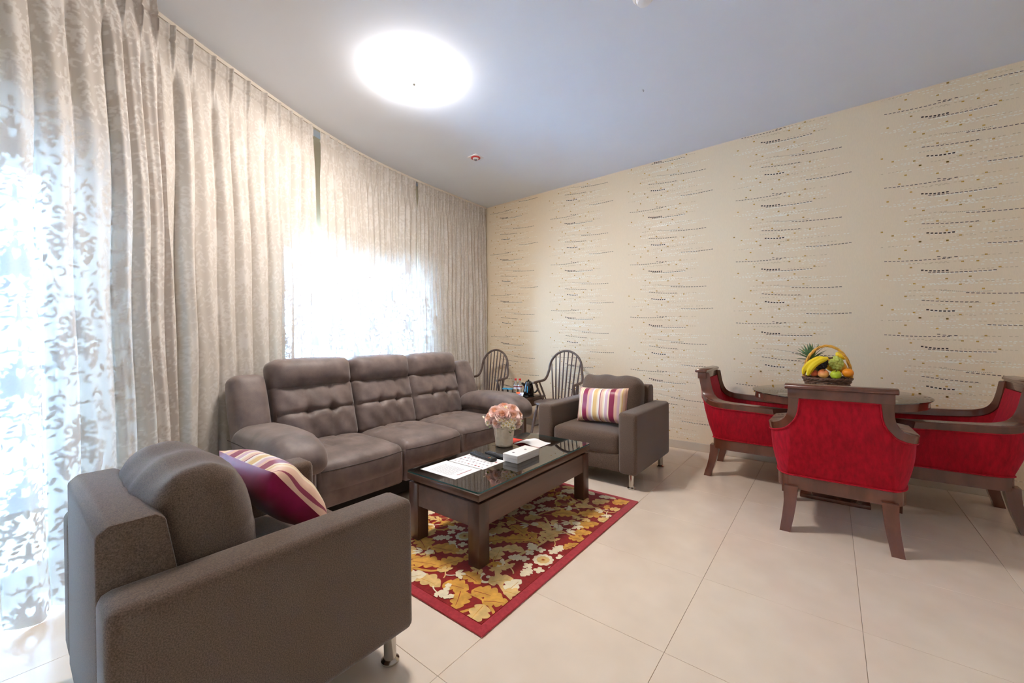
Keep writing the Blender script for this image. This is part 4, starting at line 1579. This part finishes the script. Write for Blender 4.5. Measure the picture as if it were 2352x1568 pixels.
tube(g, bez((.045, 0, .165), (.105, 0, .185), (.118, 0, .13), (.105, 0, .075), 12) + [(.085, 0, .055), (.066, 0, .05)], .0105, 10, sq=1.3)
g.obj('handle', 'kettle', kt, 60)
g = G()
tube(g, [(-.045, 0, .14), (-.065, 0, .158), (-.080, 0, .172)], [.020, .015, .010], 12)
g.obj('spout', 'kettle', kt, 60)
g = G()
tube(g, [(.07, .02, .004), (.10, .035, .004), (.13, .02, .004), (.16, .05, .004), (.20, .045, .003)][:4], .0035, 6)
g.obj('cord', 'blackpl', kt, 60)


def bottle(label, x, y):
    o = thing('water_bottle', label, 'bottle', (x, y, SZ), 0, 'water bottles on the side table')
    g = G()
    lathe(g, [(.024, .0008), (.028, .006), (.0285, .05), (.0265, .06), (.0285, .07), (.0285, .125), (.024, .148), (.013, .168), (.012, .186)], 24)
    g.obj('body', 'pet', o, 60)
    g = G()
    lathe(g, [(.0290, .075), (.0290, .118)], 24)
    lb = g.obj('bottle_label', 'label', o, 60)
    g = G()
    lathe(g, [(.0293, .100), (.0293, .112)], 24)
    g.obj('stripe', 'labelr', lb, 60)
    g = G()
    lathe(g, [(.0145, .184), (.0150, .188), (.0150, .204), (.0130, .207)], 20)
    g.obj('cap', 'capred', o, 60)
    return o


bottle('clear water bottle with red cap standing beside the kettle', -2.010, 1.345)
bottle('clear water bottle with red cap standing farther from the kettle, behind the lidded glasses', -2.060, 1.320)


def cup(label, x, y):
    o = thing('drinking_glass', label, 'glass', (x, y, SZ), 0, 'lidded drinking glasses')
    g = G()
    lathe(g, [(.026, .0008), (.028, .003), (.034, .080), (.031, .080), (.026, .006)], 24)
    g.obj('glass_body', 'pet', o, 60)
    g = G()
    lathe(g, [(.036, .080), (.037, .083), (.036, .092), (.030, .094)], 24)
    g.obj('lid', 'cyan', o, 60)
    return o


cup('drinking glass with a pale blue lid, beside the water bottles', -2.065, 1.215)
cup('drinking glass with a pale blue lid, at the sofa end of the side table', -2.130, 1.195)
tr = G()
rbox(tr, -1.93, -1.765, 1.085, 1.195, SZ + .0005, SZ + .006, .002, 1)
for (a, b, c, d) in ((-1.93, -1.765, 1.085, 1.091), (-1.93, -1.765, 1.189, 1.195), (-1.93, -1.924, 1.085, 1.195), (-1.771, -1.765, 1.085, 1.195)):
    rbox(tr, a, b, c, d, SZ + .003, SZ + .022, .002, 1)
tag(tr.obj('tray', 'blackpl'), 'small black tray holding tea and coffee sachets', 'tray')
for (nm, x, y, m, rx, rz, lb) in (('tea_sachet', -1.906, 1.158, 'yellow', .75, .3, 'yellow tea sachet standing in the black tray'),
                                  ('coffee_sachet', -1.886, 1.132, 'orange_s', .95, 0.0, 'orange coffee sachet standing in the black tray'),
                                  ('sugar_sachet', -1.835, 1.135, 'white', .85, .15, 'white sugar sachet standing in the black tray'),
                                  ('creamer_sachet', -1.860, 1.112, 'purple', .6, -.1, 'lilac creamer sachet lying across the black tray')):
    g = G()
    V, F = [], []
    for i in range(7):
        for j in range(9):
            u, v = i / 6 * 2 - 1, j / 8 * 2 - 1
            V.append((u * .026, .004 * (1 - u ** 4) * (1 - v ** 4), v * .036))
    for i in range(7):
        for j in range(9):
            u, v = i / 6 * 2 - 1, j / 8 * 2 - 1
            V.append((u * .026, -.004 * (1 - u ** 4) * (1 - v ** 4) - .0006, v * .036))
    for i in range(6):
        for j in range(8):
            a = i * 9 + j
            F += [(a, a + 1, a + 10, a + 9), (63 + a, 63 + a + 9, 63 + a + 10, 63 + a + 1)]
    g.add(V, F)
    o = g.obj(nm, m, smooth=60)
    o.matrix_world = T_(x, y, SZ + .008 + .036 * math.cos(PI / 2 - rx)) @ RZ(rz) @ RX(-(PI / 2 - rx))
    tag(o, lb, 'sachet', 'sachets in the tray')

# ------------------------------------------------------------------ round dining table
DX, DY, DR, DZ = 1.115, 1.13, .525, .772
dt = thing('dining_table', 'round dark wood dining table with a glass disc top', 'table', (DX, DY, 0))
g = G()
lathe(g, [(.05, DZ - .060), (DR - .030, DZ - .060), (DR - .018, DZ - .058), (DR - .016, DZ - .010), (DR - .02, DZ - .008), (.05, DZ - .008)], 72)
g.obj('table_top', 'chairwood', dt, 30)
g = G()
lathe(g, [(DR - .004, DZ - .0075), (DR, DZ - .006), (DR, DZ - .001), (DR - .003, DZ)], 72)
g.obj('glass_top', 'glass', dt, 30)
for k in range(8):
    a = k * PI / 4 + PI / 8 + .08
    g = G()
    rbox(g, -.012, .012, -.002, .002, -.013, .013, .001, 1, mat=T_((DR - .0165) * math.cos(a), (DR - .0165) * math.sin(a), DZ - .034) @ RZ(a + PI / 2))
    g.obj('inlay', 'alu', dt)
g = G()
rbox(g, -.13, .13, -.13, .13, .028, DZ - .06, .006, 2)
g.obj('pedestal', 'chairwood', dt)
g = G()
rbox(g, -.20, .20, -.20, .20, .0, .028, .006, 2)
g.obj('base', 'chairwood', dt)


# ------------------------------------------------------------------ red velvet dining chairs
def plan(a, z, inset=0.0):
    """outline of the tub at height z, arc coordinate a from the middle of the back (a > 0 to the right); returns x, y"""
    k = min(1.25, max(0.0, (z - .33) / .31))
    W = .305 + .040 * min(1, k) - inset
    yb = .030 - .085 * min(1, k) - max(0, z - .64) * .16 + inset
    fl_ = .222 - inset * .3 + .02 * (1 - min(1, k))
    sgn = 1 if a >= 0 else -1
    t = abs(a)
    if t <= fl_:
        return sgn * t, yb
    q = (t - fl_) / .21
    if q <= 1:
        p0, p1, p2, p3 = (fl_, yb), (fl_ + .045, yb + .030), (W, yb + .085), (W, yb + .17)
        c = [(1 - q) ** 3, 3 * q * (1 - q) ** 2, 3 * q * q * (1 - q), q ** 3]
        return sgn * sum(k_ * p_[0] for k_, p_ in zip(c, (p0, p1, p2, p3))), sum(k_ * p_[1] for k_, p_ in zip(c, (p0, p1, p2, p3)))
    return sgn * W, yb + .17 + (t - fl_ - .21)


AMAX = .215 + .21 + .37


# top edge of the tub in (arc, height), from the stile under the crest to the arm's front end; the rim's lower edge runs parallel
_E = [(.238, .880), (.238, .82), (.240, .775), (.247, .740), (.262, .710), (.288, .685), (.325, .667), (.38, .655), (.46, .649), (.60, .644), (AMAX, .636)]
_ek = np.linspace(0, 1, len(_E))
_ef = np.linspace(0, 1, 60)
_ea, _ez = np.interp(_ef, _ek, [e[0] for e in _E]), np.interp(_ef, _ek, [e[1] for e in _E])
for _k in range(3):
    _ea[2:-2] = np.convolve(_ea, np.ones(5) / 5, 'valid')
    _ez[2:-2] = np.convolve(_ez, np.ones(5) / 5, 'valid')
_da, _dz = np.gradient(_ea), np.gradient(_ez)
_dl = np.hypot(_da, _dz)
_wd = np.interp(_ef, [0, .35, .6, 1], [.058, .058, .050, .048])
_ua, _uz = _ea + _dz / _dl * _wd, _ez - _da / _dl * _wd


def ztop(a):
    t = abs(a)
    return .834 if t < _ua[0] else float(np.interp(t, _ua, _uz)) + .004


def dining_chair(label):
    o = thing('dining_chair', label, 'chair', (0, 0, 0), 0, 'red velvet tub chairs at the round table')
    aa = np.concatenate([np.linspace(-AMAX, -.40, 16)[:-1], np.linspace(-.40, -.16, 29)[:-1], np.linspace(-.16, .16, 11), np.linspace(.16, .40, 29)[1:], np.linspace(.40, AMAX, 16)[1:]])
    nv = 14

    def shell(name, inset, out):
        g = G()
        V, F = [], []
        for a in aa:
            zt = ztop(a)
            for j in range(nv + 1):
                z = .335 + (zt - .335) * j / nv
                b = .010 * math.sin(PI * j / nv) * out
                x, y = plan(a, z, inset - b)
                V.append((x, y, z))
        for i in range(len(aa) - 1):
            for j in range(nv):
                q = i * (nv + 1) + j
                f = (q, q + nv + 1, q + nv + 2, q + 1)
                F.append(f if out > 0 else f[::-1])
        g.add(V, F)
        return g.obj(name, 'velvet', o, 24)
    sh = shell('outer_upholstery', 0.0, 1)
    shell('inner_upholstery', .060, -1)
    g = G()
    tube(g, [(*plan(a, .336, -.004), .336) for a in aa], .0055, 6)
    tube(g, [(*plan(a, ztop(a) - .006, -.006), ztop(a) - .006) for a in aa], .0050, 6)
    g.obj('piping', 'velvet', sh, 60)
    # wooden rim that runs from one arm over the back to the other
    for sx in (-1, 1):
        g = G()
        V, F = [], []
        m = len(_ea)
        for i in range(m):
            for (a_, z_, ins) in ((_ua[i], _uz[i], -.008), (_ea[i], _ez[i] - .006, -.008), (_ea[i], _ez[i], -.003), (_ea[i], _ez[i], .063), (_ea[i], _ez[i] - .006, .068), (_ua[i], _uz[i], .068)):
                V.append((*plan(sx * a_, z_, ins), z_))
        for i in range(m - 1):
            for e in range(6):
                e2 = (e + 1) % 6
                f = (6 * i + e, 6 * i + e2, 6 * i + 6 + e2, 6 * i + 6 + e)
                F.append(f if sx < 0 else f[::-1])
        F += [tuple(range(6)), tuple(6 * (m - 1) + e for e in range(6))[::-1]]
        g.add(V, F)
        g.obj('arm_rim', 'chairwood', o, 35)
    yb = plan(0, .865, .03)[1]
    g = G()
    rbox(g, -.236, .236, yb - .039, yb + .030, .830, .888, .004, 2)
    g.obj('crest_board', 'chairwood', o)
    g = G()
    prof = []
    for (dy, dz) in ((-.050, .884), (-.058, .890), (-.058, .902), (-.048, .911), (-.020, .916), (.020, .913), (.036, .905), (.036, .890), (.020, .884)):
        prof.append((yb + dy, dz))
    n = len(prof)
    V = []
    for x, k in ((-.250, .86), (-.246, 1), (.246, 1), (.250, .86)):
        cyc, czc = sum(p[0] for p in prof) / n, sum(p[1] for p in prof) / n
        V += [(x, cyc + (y - cyc) * k, czc + (z - czc) * k) for y, z in prof]
    F = [tuple(range(n)), tuple(range(4 * n - 1, 3 * n - 1, -1))]
    for s_ in range(3):
        F += [(s_ * n + i, (s_ + 1) * n + i, (s_ + 1) * n + (i + 1) % n, s_ * n + (i + 1) % n) for i in range(n)]
    g.add(V, F)
    g.obj('top_rail', 'chairwood', o, 50)
    # seat rail
    g = G()
    V, F = [], []
    for a in aa:
        for (ins, z) in ((-.002, .250), (-.002, .333), (.045, .333), (.045, .250)):
            V.append((*plan(a, .33, ins), z))
    for i in range(len(aa) - 1):
        for e in range(4):
            F.append((4 * i + e, 4 * i + 4 + e, 4 * i + 4 + (e + 1) % 4, 4 * i + (e + 1) % 4))
    F += [(0, 1, 2, 3), tuple(4 * (len(aa) - 1) + e for e in (3, 2, 1, 0))]
    g.add(V, F)
    rbox(g, -.30, .30, .53, .575, .250, .333, .003, 1)
    g.obj('seat_rail', 'chairwood', o, 35)
    g = G()

    def dd(q, n):
        u, v = q[0] / .235, q[1] / .24
        return np.array((0, 0, .03 * max(0, n[2]) * (1 - u ** 2) * (1 - v ** 2)))
    cushion(g, .238, .245, .065, .04, (16, 16, 5), dd, T_(0, .325, .395))
    g.obj('seat', 'velvet', o, 50)
    yf = plan(AMAX, .33, 0)[1]
    for sx in (-1, 1):
        # front leg rises to carry the arm
        g = G()
        V, F = [], []
        lv = ((.0, .018), (.10, .021), (.25, .026), (.33, .027), (.60, .030))
        for (z, h) in lv:
            xc = sx * (.285 + .040 * max(0, (z - .25) / .37))
            V += [(xc - h, yf - h, z), (xc + h, yf - h, z), (xc + h, yf + h, z), (xc - h, yf + h, z)]
        for i in range(len(lv) - 1):
            for e in range(4):
                F.append((4 * i + e, 4 * i + (e + 1) % 4, 4 * i + 4 + (e + 1) % 4, 4 * i + 4 + e))
        F += [(3, 2, 1, 0), tuple(4 * (len(lv) - 1) + e for e in range(4))]
        g.add(V, F)
        g.obj('front_leg', 'chairwood', o, 35)
        # sabre back leg
        g = G()
        V, F = [], []
        lv = ((.0, -.016, .254, .028), (.04, -.006, .248, .0285), (.09, .010, .240, .030), (.15, .024, .233, .0315), (.21, .034, .228, .033), (.27, .038, .226, .035))
        for (z, y, x, h) in lv:
            V += [(sx * x - h, y - h * .95, z), (sx * x + h, y - h * .95, z), (sx * x + h, y + h * .95, z), (sx * x - h, y + h * .95, z)]
        for i in range(len(lv) - 1):
            for e in range(4):
                F.append((4 * i + e, 4 * i + (e + 1) % 4, 4 * i + 4 + (e + 1) % 4, 4 * i + 4 + e))
        F += [(3, 2, 1, 0), tuple(4 * (len(lv) - 1) + e for e in range(4))]
        g.add(V, F)
        g.obj('back_leg', 'chairwood', o, 35)
    return o


ch = dining_chair('red velvet tub chair with a dark wood frame, its back turned square to the room')
ch.location = (1.130, .268, 0)
c2 = copy_tree(ch)
c2.location = (.275, 1.295, 0)
c2.rotation_euler = (0, 0, -PI / 2)
c2['label'] = 'red velvet tub chair at the round table, on the side towards the brown armchair'
c3 = copy_tree(ch)
c3.location = (2.000, 1.290, 0)
c3.rotation_euler = (0, 0, PI / 2)
c3['label'] = 'red velvet tub chair at the round table, on the side away from the brown armchair'

# ------------------------------------------------------------------ fruit basket
BX, BY, BZ = 1.075, 1.06, DZ
bs = thing('fruit_basket', 'brown wicker basket with a golden cane hoop handle on the round table', 'basket', (BX, BY, BZ))
g = G()
lathe(g, [(.02, .001), (.105, .001), (.108, .006), (.02, .006)], 30)
g.obj('basket_base', 'wicker', bs)
NW = 26
for lvl in range(9):
    g = G()
    z = .010 + .0115 * lvl
    R = .106 + .0042 * lvl
    P = []
    for k in range(104):
        a = 2 * PI * k / 104
        P.append(((R + .0045 * math.sin(NW / 2 * a + PI * lvl)) * 1.0 * math.cos(a), (R + .0045 * math.sin(NW / 2 * a + PI * lvl)) * 1.0 * math.sin(a), z + .0012 * math.sin(5 * a + lvl)))
    tube(g, P, .0060, 6, closed=True)
    g.obj('wicker_strand', 'wicker', bs, 60)
for k in range(NW):
    a = 2 * PI * (k + .5) / NW
    g = G()
    tube(g, [((.104 + .0042 * l) * math.cos(a), (.104 + .0042 * l) * 1.0 * math.sin(a), .004 + .0115 * l) for l in range(10)], .0032, 5)
    g.obj('wicker_stake', 'wicker', bs, 60)
for ph in (0, PI):
    g = G()
    P = []
    for k in range(90):
        a = 2 * PI * k / 90
        P.append(((.143 + .005 * math.cos(16 * a + ph)) * math.cos(a), (.143 + .005 * math.cos(16 * a + ph)) * 1.0 * math.sin(a), .112 + .005 * math.sin(16 * a + ph)))
    tube(g, P, .0068, 6, closed=True)
    g.obj('rim_strand', 'wicker', bs, 60)
for ph in (0, 2.1, 4.2):
    g = G()
    P = []
    for k in range(70):
        t = k / 69
        a = PI * (1 - t) if True else 0
        r = .0055
        base = Vector((.140 * math.cos(a), 0, .105 + .245 * math.sin(a) ** .9))
        P.append((base.x + r * math.cos(26 * t + ph) * math.cos(a), r * math.sin(26 * t + ph), base.z + r * math.cos(26 * t + ph) * math.sin(a)))
    tube(g, P, .0055, 6)
    g.obj('hoop_cane', 'cane', bs, 60)


def place(o, x, z, dp, label, cat, m=None):
    """fruit heaped in the basket: x across, dp towards the room, z above the table top"""
    o.matrix_world = T_(BX + x, BY - dp, BZ + z) @ (m or Matrix.Identity(4))
    return tag(o, label, cat, 'fruit in the basket')


def apple(name, mat, r, x, z, dp, label, m=None):
    o = thing(name, label, 'fruit')
    g = G()

    def fn(q, a, zz, t):
        k = 1 + .05 * math.cos(5 * t) * (zz < -.4) * a
        dip = .30 * r * (1 - a) ** 2 * (1 if zz > 0 else -.6)
        return np.array((q[0] * k, q[1] * k, q[2] * .92 - (dip if zz > 0 else -.3 * abs(dip)) * (a < .55)))
    sphere(g, (0, 0, 0), r, 22, 16, fn=fn)
    g.obj('flesh', mat, o, 80)
    g = G()
    tube(g, [(0, 0, r * .62), (.002, 0, r * .85), (.006, .001, r * 1.08)], .0022, 6)
    g.obj('stalk', 'stalk', o, 60)
    return place(o, x, z, dp, label, 'fruit', m)


apple('apple', 'apple_p', .034, -.020, .150, .098, 'large blushing pink and yellow apple in the fruit basket', RX(.5) @ RY(.2))
apple('apple', 'apple_r', .025, -.074, .150, .088, 'small deep red apple half hidden beside the bananas', RX(.6) @ RY(-.3))
apple('apple', 'apple_g', .034, .051, .146, .102, 'bright green apple at the front of the fruit basket', RX(.35))
o = thing('orange', 'bright orange fruit at the rim of the basket', 'fruit')
g = G()
sphere(g, (0, 0, 0), .034, 22, 16, (1, 1, .95))
g.obj('peel', 'orange', o, 80)
g = G()
lathe(g, [(.004, .0335), (.003, .0355)], 8)
g.obj('stem_button', 'stalk', o)
place(o, .118, .160, .072, 'bright orange fruit at the rim of the basket', 'fruit')
o = thing('melon', 'golden oval melon at the back of the fruit basket', 'fruit')
g = G()
sphere(g, (0, 0, 0), .055, 24, 16, (1.40, .9, .95))
g.obj('rind', 'mango', o, 80)
g = G()
lathe(g, [(.006, -.004), (.004, .010)], 8, mat=T_(.084, 0, .004) @ RY(PI / 2))
g.obj('stalk', 'stalk', o)
place(o, .046, .203, -.075, 'golden oval melon at the back of the fruit basket', 'fruit', RY(.45))
o = thing('mango', 'yellow mango tucked behind the green grapes', 'fruit')
g = G()
sphere(g, (0, 0, 0), .030, 20, 14, (1.25, .9, .85))
g.obj('skin', 'banana', o, 80)
g = G()
lathe(g, [(.003, -.002), (.0025, .006)], 8, mat=T_(.0365, 0, 0) @ RY(PI / 2))
g.obj('stalk', 'stalk', o)
place(o, .082, .278, -.045, 'yellow mango tucked behind the green grapes', 'fruit', RY(.7))


def banana(label, x, z, dp, roll, seed):
    o = thing('banana', label, 'fruit')
    g = G()
    P, R = [], []
    for i in range(22):
        t = i / 21
        a = -.62 + 1.24 * t
        P.append((.150 * math.sin(a), 0, .150 * math.cos(a) - .150))
        R.append(.0205 * (min(1, .35 + 3.2 * t) * min(1, .35 + 4 * (1 - t))) ** .8)
    tube(g, P, R, 7)
    g.obj('peel', 'banana', o, 25)
    g = G()
    tube(g, [P[-1], (.150 * math.sin(.70), 0, .150 * math.cos(.70) - .152), (.150 * math.sin(.80), 0, .150 * math.cos(.80) - .150)], [.008, .006, .0065], 7)
    tube(g, [P[0], (.150 * math.sin(-.66), 0, .150 * math.cos(-.66) - .150)], [.007, .004], 7)
    g.obj('stalk', 'stalk', o, 40)
    return place(o, x, z, dp, label, 'fruit', RY(roll) @ RX(.25))


banana('yellow banana curving over the basket rim beside the pineapple', -.098, .222, .080, -.80, 1)
banana('yellow banana beside the black grapes', -.070, .218, .122, -.84, 2)

gr_d = G()
sphere(gr_d, (0, 0, 0), .0140, 12, 8, (1, 1, 1.08))
gr_d = gr_d.mesh('grape', 'grape_d', 80)
gr_g = G()
sphere(gr_g, (0, 0, 0), .0140, 12, 8, (1, 1, 1.12))
gr_g = gr_g.mesh('grape', 'grape_g', 80)
for (me, x, z, dp, label, n, sx_, sz_, tilt) in ((gr_d, -.028, .216, .024, 'bunch of black grapes between the bananas and the green grapes', 36, .026, .046, .3),
                                                 (gr_g, .055, .228, .050, 'bunch of green grapes above the green apple', 44, .034, .042, -.2)):
    o = thing('grape_bunch', label, 'fruit', (BX + x, BY - dp, BZ + z), 0, 'fruit in the basket')
    rg = random.Random(n)
    for i in range(n):
        # points spread evenly over an egg-shaped cluster
        k = (i + .5) / n
        th, ph = math.acos(1 - 2 * k), PI * (1 + 5 ** .5) * i
        rr_ = rg.uniform(.80, 1.0)
        px, py, pz2 = sx_ * math.sin(th) * math.cos(ph) * rr_, .028 * math.sin(th) * math.sin(ph) * rr_, sz_ * math.cos(th) * rr_
        c, s_ = math.cos(tilt), math.sin(tilt)
        q = link('grape', me, o, (px * c + pz2 * s_, py, -px * s_ + pz2 * c))
    g = G()
    tube(g, [(0, 0, -.02), (.004, 0, sz_ * .8), (.010, .004, sz_ * 1.25)], .0022, 6)
    g.obj('stalk', 'stalk', o, 60)

o = thing('pineapple', 'pineapple with a spiky green crown at the back of the basket', 'fruit')
g = G()


def pfn(q, a, zz, t):
    k = 1 + .05 * math.sin(10 * t + 16 * zz) * math.sin(10 * t - 16 * zz) * a
    return np.array((q[0] * k, q[1] * k, q[2]))


sphere(g, (0, 0, 0), .044, 44, 26, (1, 1, 1.35), fn=pfn)
g.obj('rind', 'pine', o, 80)
rg = random.Random(4)
for i in range(40):
    k = i / 40
    a = i * 2.399
    ln = .060 + .060 * (1 - abs(k - .55))
    el = .25 + 1.1 * k + rg.uniform(-.1, .1)
    g = G()
    V, F = [], []
    bend = rg.uniform(.1, .5) * (1 - k)
    for j in range(6):
        t = j / 5
        r = .010 * (1 - k * .6) + ln * t * math.cos(el - bend * t)
        z = .052 + .036 * k + ln * t * math.sin(el - bend * t)
        w = .0115 * (1 - t) ** .7 + .0004
        for e, dzz in ((-1, .0), (0, -.003), (1, .0)):
            V.append((r * math.cos(a) - e * w * math.sin(a), r * math.sin(a) + e * w * math.cos(a), z + dzz * (1 - t)))
    for j in range(5):
        for e in range(2):
            q = j * 3 + e
            F.append((q, q + 1, q + 4, q + 3))
    g.add(V, F)
    g.obj('crown_leaf', 'pineleaf', o, 60)
place(o, -.082, .190, -.084, 'pineapple with a spiky green crown at the back of the basket', 'fruit', RY(-.22) @ RX(-.42))
